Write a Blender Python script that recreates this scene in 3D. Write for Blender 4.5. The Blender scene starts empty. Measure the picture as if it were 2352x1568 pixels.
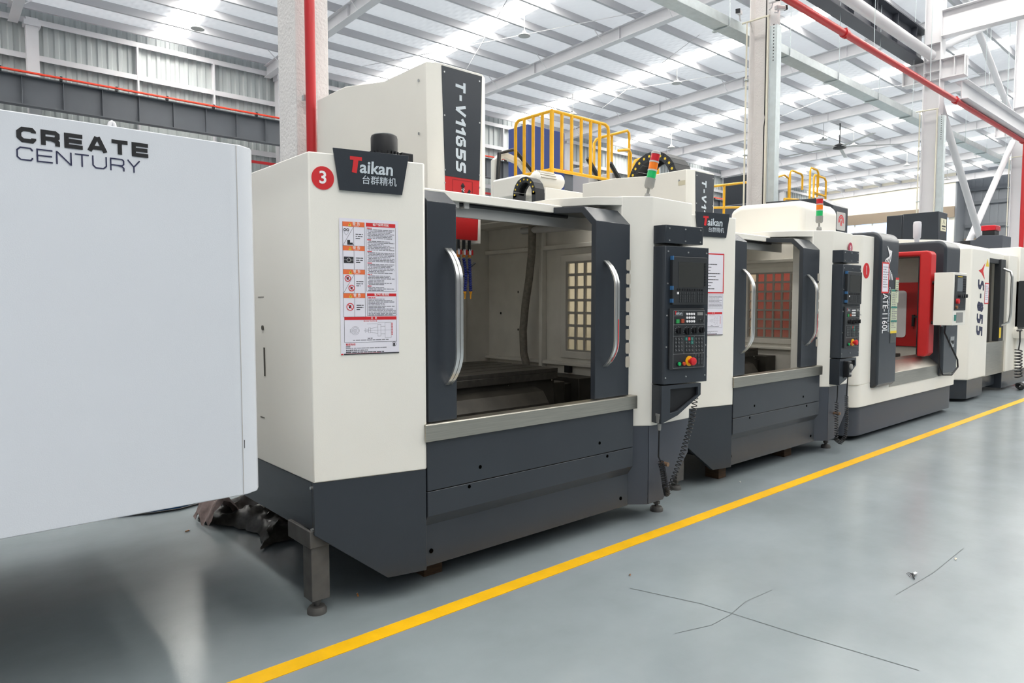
import bpy, bmesh, math, random
from mathutils import Vector, Matrix
random.seed(7)
SC = bpy.context.scene
COL = SC.collection
PI = math.pi

# ---------------------------------------------------------------- camera
PITCH, YAW, EYE = math.radians(3.25), math.radians(48.70), 1.6
cam = bpy.data.cameras.new('camera')
cam.lens, cam.sensor_width, cam.sensor_fit = 24.0, 36.0, 'HORIZONTAL'
cam.clip_end = 300
camo = bpy.data.objects.new('camera', cam)
COL.objects.link(camo)
_f = Vector((math.cos(YAW) * math.cos(PITCH), math.sin(YAW) * math.cos(PITCH), -math.sin(PITCH)))
_r = Vector((math.sin(YAW), -math.cos(YAW), 0))
_u = _r.cross(_f)
camo.matrix_world = Matrix(((_r.x, _u.x, -_f.x, 0), (_r.y, _u.y, -_f.y, 0), (_r.z, _u.z, -_f.z, EYE), (0, 0, 0, 1)))
SC.camera = camo

# ---------------------------------------------------------------- sky and exposure
w = bpy.data.worlds.new('world')
SC.world = w
w.use_nodes = True
bg = w.node_tree.nodes['Background']
bg.inputs[0].default_value = (0.93, 0.97, 1.0, 1)
bg.inputs[1].default_value = 0.9
SC.view_settings.view_transform = 'Standard'
SC.view_settings.look = 'None'
SC.view_settings.gamma = 1.0
SC.view_settings.use_curve_mapping = False
SC.cycles.sample_clamp_indirect = 8.0
SC.view_settings.exposure = 0.45
SKYLIGHT = 16.0          # brightness of the translucent roof sheets

# ---------------------------------------------------------------- materials
MATS = {}
def srgb(h):
    h = h.lstrip('#')
    c = [int(h[i:i + 2], 16) / 255 for i in (0, 2, 4)]
    return tuple(x / 12.92 if x <= .04045 else ((x + .055) / 1.055) ** 2.4 for x in c)

def mat(name, col, rough=.5, metal=0., spec=.5, bump=None, var=None, emit=0., coat=0., stretch=None, alpha=None):
    if name in MATS:
        return MATS[name]
    m = bpy.data.materials.new(name)
    m.use_nodes = True
    nt = m.node_tree
    b = nt.nodes['Principled BSDF']
    c = srgb(col) if isinstance(col, str) else col
    b.inputs['Base Color'].default_value = (*c, 1)
    b.inputs['Roughness'].default_value = rough
    b.inputs['Metallic'].default_value = metal
    b.inputs['Specular IOR Level'].default_value = spec
    if coat:
        b.inputs['Coat Weight'].default_value = coat
    if emit:
        b.inputs['Emission Color'].default_value = (*c, 1)
        b.inputs['Emission Strength'].default_value = emit
    if var or bump:
        tc = nt.nodes.new('ShaderNodeTexCoord')
        mp = nt.nodes.new('ShaderNodeMapping')
        if stretch:
            mp.inputs['Scale'].default_value = stretch
        nt.links.new(tc.outputs['Object'], mp.inputs[0])
    if var:
        sc, amt = var
        n = nt.nodes.new('ShaderNodeTexNoise')
        n.inputs['Scale'].default_value = sc
        n.inputs['Detail'].default_value = 5
        nt.links.new(mp.outputs[0], n.inputs['Vector'])
        r = nt.nodes.new('ShaderNodeValToRGB')
        r.color_ramp.elements[0].position = .3
        r.color_ramp.elements[1].position = .7
        r.color_ramp.elements[0].color = (*[x * (1 - amt) for x in c], 1)
        r.color_ramp.elements[1].color = (*[min(1, x * (1 + amt)) for x in c], 1)
        nt.links.new(n.outputs[0], r.inputs[0])
        nt.links.new(r.outputs[0], b.inputs['Base Color'])
    if bump:
        sc, st = bump
        n = nt.nodes.new('ShaderNodeTexNoise')
        n.inputs['Scale'].default_value = sc
        n.inputs['Detail'].default_value = 3
        nt.links.new(mp.outputs[0], n.inputs['Vector'])
        bm_ = nt.nodes.new('ShaderNodeBump')
        bm_.inputs['Strength'].default_value = st
        bm_.inputs['Distance'].default_value = .01
        nt.links.new(n.outputs[0], bm_.inputs['Height'])
        nt.links.new(bm_.outputs[0], b.inputs['Normal'])
    MATS[name] = m
    return m

def glass(name, col, tint, mixf=.25):
    """thin clear pane: mostly see-through with a glossy skin"""
    m = bpy.data.materials.new(name)
    m.use_nodes = True
    nt = m.node_tree
    b = nt.nodes['Principled BSDF']
    b.inputs['Base Color'].default_value = (*srgb(col), 1)
    b.inputs['Roughness'].default_value = .12
    t = nt.nodes.new('ShaderNodeBsdfTransparent')
    t.inputs[0].default_value = (*srgb(tint), 1)
    mx = nt.nodes.new('ShaderNodeMixShader')
    mx.inputs[0].default_value = mixf
    nt.links.new(t.outputs[0], mx.inputs[1])
    nt.links.new(b.outputs[0], mx.inputs[2])
    nt.links.new(mx.outputs[0], nt.nodes['Material Output'].inputs[0])
    MATS[name] = m
    return m

CREAM = mat('cream_paint', '#efece4', .38, var=(1.5, .02), bump=(220, .06))
WHITE = mat('white_paint', '#d5d9e0', .4, bump=(220, .05))
OFFW = mat('interior_white_paint', '#d9d5cc', .5, var=(6, .06))
DARK = mat('charcoal_paint', '#33383f', .26, var=(2, .05), bump=(300, .08))
DARK2 = mat('slate_paint', '#434852', .42, bump=(300, .08))
BLACK = mat('black_plastic', '#15161a', .45)
BLK2 = mat('soft_black_panel', '#26292d', .5)
STEEL = mat('brushed_stainless', '#b9b5ab', .33, 1.0, var=(14, .1), stretch=(.3, 3, 12))
CHROME = mat('chrome', '#d8d8d6', .14, 1.0)
ALU = mat('satin_aluminium', '#d4d5d4', .28, .9)
IRON = mat('oily_cast_iron', '#34312d', .38, .35, var=(30, .3))
IRON2 = mat('telescopic_cover_steel', '#3b3833', .42, .4, var=(8, .25))
RED = mat('red_paint', '#c11f22', .4)
RED2 = mat('red_print', '#d2232a', .5)
RPIPE = mat('red_pipe_paint', '#c0262b', .36)
YEL = mat('yellow_rail_paint', '#f2b619', .42, var=(9, .06))
FYEL = mat('yellow_floor_paint', '#eeb70f', .42, var=(7, .07), bump=(60, .1))
CONC = mat('rough_fireproof_coating', '#e4e1e0', .9, bump=(38, .9), var=(5, .03))
WSTEEL = mat('white_structural_paint', '#dedde0', .55, var=(1.2, .03))
GALV = mat('galvanised_steel', '#c3ccce', .42, .55, var=(10, .06))
CRANE = mat('crane_beam_grey', '#5c6066', .5, var=(1.2, .06))
CRANE2 = mat('crane_beam_charcoal', '#4a4d56', .5, var=(1.2, .06))
RAILR = mat('conductor_rail_red', '#f0452a', .5)
BLUE = mat('navy_paint', '#33488a', .45)
CONDUIT = mat('ivory_conduit', '#dcd8c8', .5)
WOOD = mat('raw_timber', '#4b3624', .8, var=(14, .3), stretch=(1, 1, 6))
PAPER = mat('white_paper', '#e6e4ee', .6)
PRINTK = mat('black_print', '#2a2a30', .7)
PRINTG = mat('grey_print', '#77767e', .7)
PRINTO = mat('orange_print', '#e8703c', .6)
PRINTY = mat('yellow_print', '#e8c83a', .6)
LETTER = mat('pale_lettering', '#c9d2da', .4)
LETK = mat('black_lettering', '#17181c', .5)
LETN = mat('navy_lettering', '#25294a', .5)
LETW = mat('white_lettering', '#f2f0f2', .5)
GREY = mat('mid_grey_plastic', '#8c8c8a', .45)
LGREY = mat('light_grey_paint', '#b9b9b8', .45)
SCREEN = mat('dark_display_glass', '#3c3d3c', .18)
SCREEN2 = mat('grey_display_glass', '#6d7378', .2)
GREENL = mat('green_lens', '#1fae63', .3)
ORANGEL = mat('orange_lens', '#f07d1c', .3)
REDL = mat('red_lens', '#c4202c', .3)
BHOSE = mat('blue_hose', '#23307e', .4)
RUST = mat('grimy_metal', '#5c5a58', .6, .3, var=(12, .2))
BAG = mat('dirty_plastic_bag', '#4d4945', .35, var=(20, .5))
GREEN = mat('green_button', '#2f9a54', .4)
TEAL = mat('teal_key', '#2f7f74', .5)
PANE = glass('clear_pane', '#efe8d8', '#fbf6ea', .15)
GPANE = glass('smoky_pane', '#5a5a5a', '#b0b0b0', .4)

# ---------------------------------------------------------------- mesh building
def frame(o=(0, 0, 0), deg=0.0):
    return Matrix.Translation(Vector(o)) @ Matrix.Rotation(math.radians(deg), 4, 'Z')

class MB:
    """collects shapes; x right, y into the thing, z up, all through an optional frame"""
    def __init__(s, fr=None):
        s.v, s.f, s.fr = [], [], fr
    def add(s, vs, fs):
        n = len(s.v)
        for p in vs:
            p = Vector(p)
            s.v.append(s.fr @ p if s.fr is not None else p)
        s.f += [tuple(i + n for i in q) for q in fs]
        return s
    def box(s, x0, x1, y0, y1, z0, z1):
        return s.add([(x0, y0, z0), (x1, y0, z0), (x1, y1, z0), (x0, y1, z0), (x0, y0, z1), (x1, y0, z1), (x1, y1, z1), (x0, y1, z1)],
                     [(0, 3, 2, 1), (4, 5, 6, 7), (0, 1, 5, 4), (1, 2, 6, 5), (2, 3, 7, 6), (3, 0, 4, 7)])
    def _pr(s, a, b):
        n = len(a)
        return s.add(a + b, [tuple(range(n)), tuple(range(2 * n - 1, n - 1, -1))] + [(i, (i + 1) % n, (i + 1) % n + n, i + n) for i in range(n)])
    def pz(s, poly, z0, z1):
        return s._pr([(x, y, z0) for x, y in poly], [(x, y, z1) for x, y in poly])
    def py(s, poly, y0, y1):
        return s._pr([(x, y0, z) for x, z in poly], [(x, y1, z) for x, z in poly])
    def px(s, poly, x0, x1):
        return s._pr([(x0, y, z) for y, z in poly], [(x1, y, z) for y, z in poly])
    def ring(s, outer, inner, y0, y1):
        """flat frame in the x-z plane: outer and inner outlines with equal point counts"""
        n = len(outer)
        vs = [(x, y0, z) for x, z in outer] + [(x, y0, z) for x, z in inner] + [(x, y1, z) for x, z in outer] + [(x, y1, z) for x, z in inner]
        fs = []
        for i in range(n):
            j = (i + 1) % n
            fs += [(i, j, n + j, n + i), (2 * n + i, 3 * n + i, 3 * n + j, 2 * n + j), (i, 2 * n + i, 2 * n + j, j), (n + i, n + j, 3 * n + j, 3 * n + i)]
        return s.add(vs, fs)
    def rectring(s, x0, x1, z0, z1, t, y0, y1):
        return s.ring([(x0, z0), (x1, z0), (x1, z1), (x0, z1)], [(x0 + t, z0 + t), (x1 - t, z0 + t), (x1 - t, z1 - t), (x0 + t, z1 - t)], y0, y1)
    def tube(s, path, r, n=8, closed=False, caps=True):
        P = [Vector(p) for p in path]
        k = len(P)
        R = r if isinstance(r, (list, tuple)) else [r] * k
        vs, up = [], None
        for i in range(k):
            a = P[(i - 1) % k] if (closed or i) else P[i]
            b = P[(i + 1) % k] if (closed or i < k - 1) else P[i]
            t = (b - a).normalized()
            if up is None:
                up = Vector((0, 0, 1)) if abs(t.z) < .9 else Vector((1, 0, 0))
            e1 = up - t * up.dot(t)
            if e1.length < 1e-5:
                e1 = t.orthogonal()
            e1.normalize()
            up = e1
            e2 = t.cross(e1)
            for j in range(n):
                q = 2 * PI * j / n
                vs.append(P[i] + (e1 * math.cos(q) + e2 * math.sin(q)) * R[i])
        fs = []
        for i in range(k if closed else k - 1):
            for j in range(n):
                fs.append((i * n + j, i * n + (j + 1) % n, ((i + 1) % k) * n + (j + 1) % n, ((i + 1) % k) * n + j))
        if caps and not closed:
            fs += [tuple(range(n - 1, -1, -1)), tuple(range((k - 1) * n, k * n))]
        return s.add(vs, fs)
    def cyl(s, a, b, r, n=16, r2=None):
        return s.tube([a, b], [r, r if r2 is None else r2], n)
    def lathe(s, prof, o=(0, 0, 0), n=20, tilt=None):
        vs, fs = [], []
        T = Matrix.Translation(Vector(o))
        if tilt is not None:
            T = T @ tilt
        for r, z in prof:
            for j in range(n):
                q = 2 * PI * j / n
                vs.append(T @ Vector((r * math.cos(q), r * math.sin(q), z)))
        k = len(prof)
        for i in range(k - 1):
            for j in range(n):
                fs.append((i * n + j, i * n + (j + 1) % n, (i + 1) * n + (j + 1) % n, (i + 1) * n + j))
        fs += [tuple(range(n - 1, -1, -1)), tuple(range((k - 1) * n, k * n))]
        return s.add(vs, fs)
    def disc(s, x, y, z, r, n=24, t=.001, rx=None):
        """round plate facing -y"""
        pts = [(x + (rx or r) * math.cos(2 * PI * i / n), z + r * math.sin(2 * PI * i / n)) for i in range(n)]
        return s.py(pts, y - t, y)
    def ribbon(s, pts, th, y, closed=False):
        """flat stroke of width th in the x-z plane at depth y"""
        P = [Vector((a, b)) for a, b in pts]
        n = len(P)
        L, R = [], []
        for i in range(n):
            d0 = (P[i] - P[i - 1]) if (closed or i) else None
            d1 = (P[(i + 1) % n] - P[i]) if (closed or i < n - 1) else None
            d0 = d0.normalized() if d0 is not None else d1.normalized()
            d1 = d1.normalized() if d1 is not None else d0
            n0, n1 = Vector((-d0.y, d0.x)), Vector((-d1.y, d1.x))
            m = n0 + n1
            if m.length < .3:
                m = n0
            m.normalize()
            k = min(1.6, 1 / max(.4, m.dot(n0))) * th / 2
            L.append(P[i] + m * k)
            R.append(P[i] - m * k)
        vs = [(q.x, y, q.y) for q in L] + [(q.x, y, q.y) for q in R]
        fs = [(i, n + i, n + (i + 1) % n, (i + 1) % n) for i in range(n if closed else n - 1)]
        return s.add(vs, fs)
    def text(s, body, x, y, z, size, off=0., shear=0., sx=1., align='CENTER', rot=0., res=3):
        c = bpy.data.curves.new('t', 'FONT')
        c.body, c.size, c.offset, c.shear = body, 1.0, off, shear
        c.align_x, c.align_y, c.resolution_u = align, 'CENTER', res
        o = bpy.data.objects.new('t', c)
        COL.objects.link(o)
        me = bpy.data.meshes.new_from_object(o.evaluated_get(bpy.context.evaluated_depsgraph_get()))
        co, si = math.cos(rot), math.sin(rot)
        vs = []
        for v in me.vertices:
            a, b_ = v.co.x * size * sx, v.co.y * size
            vs.append((x + a * co - b_ * si, y, z + a * si + b_ * co))
        s.add(vs, [tuple(p.vertices) for p in me.polygons])
        bpy.data.objects.remove(o)
        bpy.data.curves.remove(c)
        bpy.data.meshes.remove(me)
        return s
    def build(s, name, m, parent=None, smooth=None, bevel=0., flat=False, label=None, seg=2):
        me = bpy.data.meshes.new(name)
        me.from_pydata([tuple(v) for v in s.v], [], s.f)
        if not flat:
            bm = bmesh.new()
            bm.from_mesh(me)
            bmesh.ops.recalc_face_normals(bm, faces=bm.faces)
            bm.to_mesh(me)
            bm.free()
        me.materials.append(m)
        if smooth or bevel:
            me.shade_smooth()
            me.set_sharp_from_angle(angle=math.radians(smooth if smooth else 30))
        o = bpy.data.objects.new(name, me)
        COL.objects.link(o)
        if parent is not None:
            o.parent = parent
        if bevel:
            md = o.modifiers.new('bevel', 'BEVEL')
            md.width, md.segments, md.limit_method, md.angle_limit = bevel, seg, 'ANGLE', math.radians(40)
            md.harden_normals = False
        if label:
            o['label'] = label
        return o

def tag(o, label, cat, group=None):
    o['label'], o['category'] = label, cat
    if group:
        o['group'] = group
    return o
def struct(o, label=None):
    o['kind'] = 'structure'
    if label:
        o['label'] = label
    return o
def thing(name, label, cat, loc=(0, 0, 0), deg=0., group=None):
    o = bpy.data.objects.new(name, None)
    COL.objects.link(o)
    o.location = loc
    o.rotation_euler = (0, 0, math.radians(deg))
    o.empty_display_size = .2
    return tag(o, label, cat, group)
def copy_of(o, parent=None, loc=None):
    c = o.copy()
    COL.objects.link(c)
    if parent is not None:
        c.parent = parent
    if loc is not None:
        c.location = loc
    return c
def rrect(x0, x1, z0, z1, r, n=5, corners=(1, 1, 1, 1)):
    """rounded rectangle outline; corners: bottom-left, bottom-right, top-right, top-left"""
    out = []
    for k, (cx, cz, a0) in enumerate(((x0 + r, z0 + r, PI), (x1 - r, z0 + r, 1.5 * PI), (x1 - r, z1 - r, 0), (x0 + r, z1 - r, .5 * PI))):
        if corners[k]:
            out += [(cx + r * math.cos(a0 + .5 * PI * i / n), cz + r * math.sin(a0 + .5 * PI * i / n)) for i in range(n + 1)]
        else:
            out += [((x0, x1, x1, x0)[k], (z0, z0, z1, z1)[k])]
    return out
def arc(cx, cz, r, a0, a1, n):
    return [(cx + r * math.cos(math.radians(a0 + (a1 - a0) * i / n)), cz + r * math.sin(math.radians(a0 + (a1 - a0) * i / n))) for i in range(n + 1)]

# ================================================================ the hall
def floor_material():
    m = bpy.data.materials.new('grey_epoxy_floor')
    m.use_nodes = True
    nt = m.node_tree
    L = nt.links
    b = nt.nodes['Principled BSDF']
    tc = nt.nodes.new('ShaderNodeTexCoord')
    def noise(sc, det=6, rough=.6, stretch=None):
        n = nt.nodes.new('ShaderNodeTexNoise')
        n.inputs['Scale'].default_value, n.inputs['Detail'].default_value, n.inputs['Roughness'].default_value = sc, det, rough
        if stretch:
            mp = nt.nodes.new('ShaderNodeMapping')
            mp.inputs['Scale'].default_value = stretch
            L.new(tc.outputs['Object'], mp.inputs[0])
            L.new(mp.outputs[0], n.inputs['Vector'])
        else:
            L.new(tc.outputs['Object'], n.inputs['Vector'])
        return n
    a = noise(.55)
    r = nt.nodes.new('ShaderNodeValToRGB')
    r.color_ramp.elements[0].position, r.color_ramp.elements[1].position = .32, .7
    r.color_ramp.elements[0].color = (*srgb('#838c90'), 1)
    r.color_ramp.elements[1].color = (*srgb('#959ea4'), 1)
    L.new(a.outputs[0], r.inputs[0])
    c = noise(2.5, 4, .5, (1, 1.8, 1))
    r2 = nt.nodes.new('ShaderNodeValToRGB')
    r2.color_ramp.elements[0].position, r2.color_ramp.elements[1].position = .3, .7
    r2.color_ramp.elements[0].color = (.9, .91, .91, 1)
    r2.color_ramp.elements[1].color = (1, 1, 1, 1)
    L.new(c.outputs[0], r2.inputs[0])
    mx = nt.nodes.new('ShaderNodeMix')
    mx.data_type, mx.blend_type = 'RGBA', 'MULTIPLY'
    mx.inputs[0].default_value = .6
    L.new(r.outputs[0], mx.inputs[6])
    L.new(r2.outputs[0], mx.inputs[7])
    L.new(mx.outputs[2], b.inputs['Base Color'])
    d = noise(2.2, 5)
    mr = nt.nodes.new('ShaderNodeMapRange')
    mr.inputs[3].default_value, mr.inputs[4].default_value = .17, .262
    L.new(d.outputs[0], mr.inputs[0])
    L.new(mr.outputs[0], b.inputs['Roughness'])
    e = noise(26, 3)
    bm_ = nt.nodes.new('ShaderNodeBump')
    bm_.inputs['Strength'].default_value, bm_.inputs['Distance'].default_value = .06, .01
    L.new(e.outputs[0], bm_.inputs['Height'])
    L.new(bm_.outputs[0], b.inputs['Normal'])
    return m

def quilt_material():
    """white foil insulation held up by a diagonal wire net"""
    m = bpy.data.materials.new('white_foil_insulation')
    m.use_nodes = True
    nt = m.node_tree
    L = nt.links
    b = nt.nodes['Principled BSDF']
    b.inputs['Base Color'].default_value = (*srgb('#eeeef2'), 1)
    b.inputs['Roughness'].default_value = .45
    tc = nt.nodes.new('ShaderNodeTexCoord')
    hs = []
    for ang in (35, -35):
        mp = nt.nodes.new('ShaderNodeMapping')
        mp.inputs['Rotation'].default_value = (0, 0, math.radians(ang))
        L.new(tc.outputs['Object'], mp.inputs[0])
        wv = nt.nodes.new('ShaderNodeTexWave')
        wv.inputs['Scale'].default_value = 1.1
        wv.inputs['Distortion'].default_value = 1.2
        wv.inputs['Detail Scale'].default_value = 3
        L.new(mp.outputs[0], wv.inputs['Vector'])
        hs.append(wv)
    ad = nt.nodes.new('ShaderNodeMath')
    ad.operation = 'MULTIPLY'
    L.new(hs[0].outputs[1], ad.inputs[0])
    L.new(hs[1].outputs[1], ad.inputs[1])
    bm_ = nt.nodes.new('ShaderNodeBump')
    bm_.inputs['Strength'].default_value, bm_.inputs['Distance'].default_value = .35, .05
    L.new(ad.outputs[0], bm_.inputs['Height'])
    L.new(bm_.outputs[0], b.inputs['Normal'])
    tr = nt.nodes.new('ShaderNodeBsdfTranslucent')
    tr.inputs[0].default_value = (.97, .98, 1, 1)
    mx = nt.nodes.new('ShaderNodeMixShader')
    mx.inputs[0].default_value = .31
    L.new(b.outputs[0], mx.inputs[1])
    L.new(tr.outputs[0], mx.inputs[2])
    L.new(mx.outputs[0], nt.nodes['Material Output'].inputs[0])
    return m

X0H, X1H, Y0H, YW = -18.0, 58.0, -14.0, 26.5
def roofz(y):
    return 10.85 + .03 * (YW - y)

fl = struct(MB().box(X0H, X1H + 4, Y0H, YW + .3, -.12, 0).build('floor', floor_material()))
MB().box(-.1, X1H, 2.79, 2.888, .0005, .003).build('painted_line', FYEL, fl, label='yellow aisle line painted along the machine row')
crk = mat('floor_crack_dirt', '#5d6567', .6)
def floor_strip(pts, wd, name, m):
    b = MB(Matrix.Rotation(math.radians(90), 4, 'X'))
    b.ribbon([(x, y) for x, y in pts], wd, 0)
    for v in b.v:
        x, y, z = v
        v.x, v.y, v.z = x, z, .0012
    return b
def crack(pts, wd=.006):
    b = MB()
    b.ribbon(pts, wd, 0)
    for v in b.v:
        v.y, v.z = v.z, .0012
    b.build('floor_crack', crk, fl, flat=True)
crack([(2.97, 2.38), (3.05, 2.15), (3.1, 2.0), (3.13, 1.75), (3.16, 1.5), (3.2, 1.25), (3.24, 1.0)])
crack([(2.72, 1.9), (2.93, 1.83), (3.1, 1.83), (3.3, 1.86), (3.55, 1.84)], .004)
crack([(4.0, 1.36), (4.5, 1.33), (5.1, 1.34)], .004)

ce = struct(MB().add([(X0H, YW, roofz(YW)), (X1H, YW, roofz(YW)), (X1H, Y0H, roofz(Y0H)), (X0H, Y0H, roofz(Y0H))], [(0, 1, 2, 3)]).build('ceiling', quilt_material(), flat=True))
SKYM = mat('daylit_translucent_sheet', (1.0, .97, .9), .5, emit=SKYLIGHT)
k = 0
xs = -1.0
while xs < X1H:
    b = MB()
    a0, a1 = 26.1, Y0H + .5
    b.add([(xs - .45, a0, roofz(a0) - .015), (xs + .45, a0, roofz(a0) - .015), (xs + .45, a1, roofz(a1) - .015), (xs - .45, a1, roofz(a1) - .015),
           (xs - .45, a0, roofz(a0) - .005), (xs + .45, a0, roofz(a0) - .005), (xs + .45, a1, roofz(a1) - .005), (xs - .45, a1, roofz(a1) - .005)],
          [(0, 1, 2, 3), (7, 6, 5, 4), (0, 4, 5, 1), (2, 6, 7, 3), (0, 3, 7, 4), (1, 5, 6, 2)])
    b.build('skylight_sheet', SKYM, ce)
    xs += 8.1
PURL = mat('backlit_purlin_grey', '#bfbfc3', .6)  # structural white greyed, so purlins read dark against the bright roof
pb = MB()
pb.box(X0H, X1H, -.035, .035, -.22, 0).box(X0H, X1H, -.035, .06, -.235, -.22)
p0 = pb.build('purlin', PURL, ce)
y = 26.0
first = True
PUR_Y = []
while y > Y0H + 1:
    o = p0 if first else copy_of(p0, ce)
    first = False
    o.location = (0, y, roofz(y) - .012)
    PUR_Y.append(y)
    y -= 1.42
RAFX = [2.65 + 7.9 * i for i in range(-2, 8)]
rb = MB()
ln = 38.5
rb.box(-.012, .012, -ln, 0, -.42, 0).box(-.13, .13, -ln, 0, -.436, -.42).box(-.13, .13, -ln, 0, -.016, 0)
for i in range(9):
    rb.box(-.11, .11, -2.4 - 4.2 * i - .01, -2.4 - 4.2 * i + .01, -.42, 0)
r0 = rb.build('rafter', WSTEEL, ce)
fb = MB().tube([(-.13, 0, -.42), (-.62, 0, 0)], .018, 5)
fb.tube([(.13, 0, -.42), (.62, 0, 0)], .018, 5)
f0 = fb.build('fly_brace', WSTEEL, ce)
for i, x in enumerate(RAFX):
    o = r0 if i == 0 else copy_of(r0, ce)
    o.location = (x, 26.2, roofz(26.2) - .25)
    o.rotation_euler = (-math.atan(.03), 0, 0)
    for j, py_ in enumerate(PUR_Y[1::2]):
        if x > 2 and py_ > 2:
            c = f0 if (i == 2 and j == 0) else copy_of(f0, ce)
            c.location = (x, py_, roofz(py_) - .245)
# sag rods and roof cross bracing
for (x, ya, xb_, yb_) in [(13.0, 24.5, 18.0, 14.0), (18.0, 24.5, 13.0, 14.0), (21.0, 24.5, 26.0, 14.0), (26.0, 24.5, 21.0, 14.0), (29, 20, 34, 8), (34, 20, 29, 8)]:
    MB().tube([(x, ya, roofz(ya) - .3), (xb_, yb_, roofz(yb_) - .3)], .012, 5).build('bracing_rod', WSTEEL, ce)

# corrugated back wall
WALLM = mat('pale_grey_sheet_metal', '#bcc2c2', .5, var=(.6, .03))
b = MB()
xs, per = X0H, .30
prof = []
while xs < X1H + .01:
    prof += [(xs, 0.), (xs + .12, 0.), (xs + .16, -.05), (xs + .26, -.05)]
    xs += per
n = len(prof)
vs = [(x, YW + d, 0) for x, d in prof] + [(x, YW + d, roofz(YW) + .02) for x, d in prof]
b.add(vs, [(i, i + 1, n + i + 1, n + i) for i in range(n - 1)])
wb = struct(b.build('wall_back', WALLM))
for z0, z1 in [(10.32, 10.44), (9.22, 9.34), (7.26, 7.4), (5.6, 5.72), (4.0, 4.12), (2.2, 2.32)]:
    MB().box(X0H, X1H, YW - .24, YW - .055, z0, z1).box(X0H, X1H, YW - .26, YW - .24, z0 - .05, z1).build('girt', WSTEEL, wb)
for x in RAFX:
    MB().box(x + .3, x + .62, YW - .6, YW - .26, 0, 10.35).box(x + .24, x + .68, YW - .66, YW - .26, 10.1, 10.25).build('wall_column', WSTEEL, wb)
for x in [6.1, 8.6, 11.9, 14.4, 16.6, 20.1, 22.5]:
    MB().box(x - .03, x + .03, YW - .27, YW - .06, 7.4, 10.32).build('sag_strut', WSTEEL, wb)
tag(MB().tube([(-10, 26.0, 6.9), (40, 26.0, 6.9)], .055, 8).build('wall_fire_pipe', RPIPE, smooth=30), 'thin red fire pipe running low along the corrugated wall', 'pipe')

# the sides of the hall behind the camera: low solid walls, open glazing above
LOWW = mat('grey_wall_panel', '#55595b', .6)
struct(MB().box(X0H, X1H, Y0H - .2, Y0H, 0, 8.6).build('wall_front', LOWW))
struct(MB().box(X0H - .2, X0H, Y0H, YW, 0, 9.0).build('wall_left', LOWW))
# end wall
EWM = mat('cream_plaster', '#efe9d8', .7)
ew = struct(MB().box(X1H, X1H + .3, 16.6, YW, 0, roofz(16)).build('wall_end', EWM))
BRN = mat('brown_lintel', '#8a7c6c', .6)
MB().box(X1H - .12, X1H, 16.6, YW, 7.9, 8.7).build('lintel', BRN, ew)
WINB = mat('daylit_window', (.62, .74, .95), .3, emit=.75)
for i in range(7):
    MB().box(X1H - .05, X1H, 17 + 1.35 * i, 18.2 + 1.35 * i, 5.6, 7.9).build('window_pane', WINB, ew)
EWD = mat('slate_sheet_metal', '#7d8187', .6)
b = MB()
b.box(X1H + 2.0, X1H + 2.2, Y0H, 16.6, 0, roofz(Y0H))
for i in range(60):
    b.box(X1H + 1.96, X1H + 2.0, 16.4 - .5 * i, 16.6 - .5 * i, 0, roofz(8))
e2 = struct(b.build('wall_far', EWD))
MB().box(X1H, X1H + 2.0, 16.5, 16.6, 0, roofz(16)).build('return_panel', EWD, e2)
for z in (7.2, 8.9, 9.9):
    MB().box(X1H + 1.8, X1H + 1.96, Y0H, 16.4, z, z + .25).build('girt', mat('slate_girt', '#6a6e74', .6), e2)
MB().box(X1H + 1.6, X1H + 1.96, 0, 16.4, 5.6, 6.4).build('lintel', BRN, e2)
for i in range(9):
    MB().box(X1H + 1.7, X1H + 1.9, 2 + 1.5 * i, 3.35 + 1.5 * i, 2.5, 5.5).build('window_pane', mat('daylit_window_white', (.95, .95, .9), .3, emit=.9), e2)

# ---------------------------------------------------------------- crane runway beams
def crane_beam(name, label, yc, z0, z1, xa, xb, m, pitch=1.05, w=.3):
    t = thing(name, label, 'crane beam', (xa, yc, z0), group='crane runway beams')
    h, L_ = z1 - z0, xb - xa
    MB().box(0, L_, -.012, .012, .03, h - .03).build('web', m, t)
    MB().box(0, L_, -w / 2, w / 2, 0, .03).build('bottom_flange', m, t)
    MB().box(0, L_, -w / 2 - .03, w / 2 + .03, h - .03, h).build('top_flange', m, t)
    r = MB().box(-.01, .01, -w / 2 + .02, w / 2 - .02, .03, h - .03).build('stiffener', m, t)
    i, x = 0, .02
    while x < L_:
        (r if i == 0 else copy_of(r, t)).location = (x, 0, 0)
        i += 1
        x += pitch
    return t
t = crane_beam('crane_runway_beam', 'long grey crane runway beam along the corrugated wall with red conductor rail', 25.35, 7.5, 8.38, -12, 57, CRANE)
b = MB().tube([(0, -.24, .95), (69, -.24, .95)], .035, 6)
b.build('conductor_rail', RAILR, t, label='bright red conductor rail')
h0 = MB().box(-.03, .03, -.27, -.1, .86, 1.0).build('rail_clip', BLACK, t)
for i in range(46):
    (h0 if i == 0 else copy_of(h0, t)).location = (.7 + 1.5 * i, 0, 0)
crane_beam('crane_runway_beam', 'dark charcoal crane runway beam ending at the third column', 6.15, 7.32, 8.05, -4.0, 18.55, CRANE2, 1.15)
b = thing('longitudinal_tie_beam', 'white steel beam running between the far columns below the brackets', 'beam', (18.5, 5.25, 6.32))
MB().box(0, 15, -.012, .012, .02, .4).build('web', WSTEEL, b)
MB().box(0, 15, -.14, .14, 0, .02).build('bottom_flange', WSTEEL, b)
MB().box(0, 15, -.14, .14, .4, .42).build('top_flange', WSTEEL, b)
b = thing('cross_beam', 'white cross beam leaving the third column towards the aisle', 'beam', (18.25, 5.6, 7.75))
MB().box(-.012, .012, -6, 0, .02, .58).build('web', WSTEEL, b)
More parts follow.
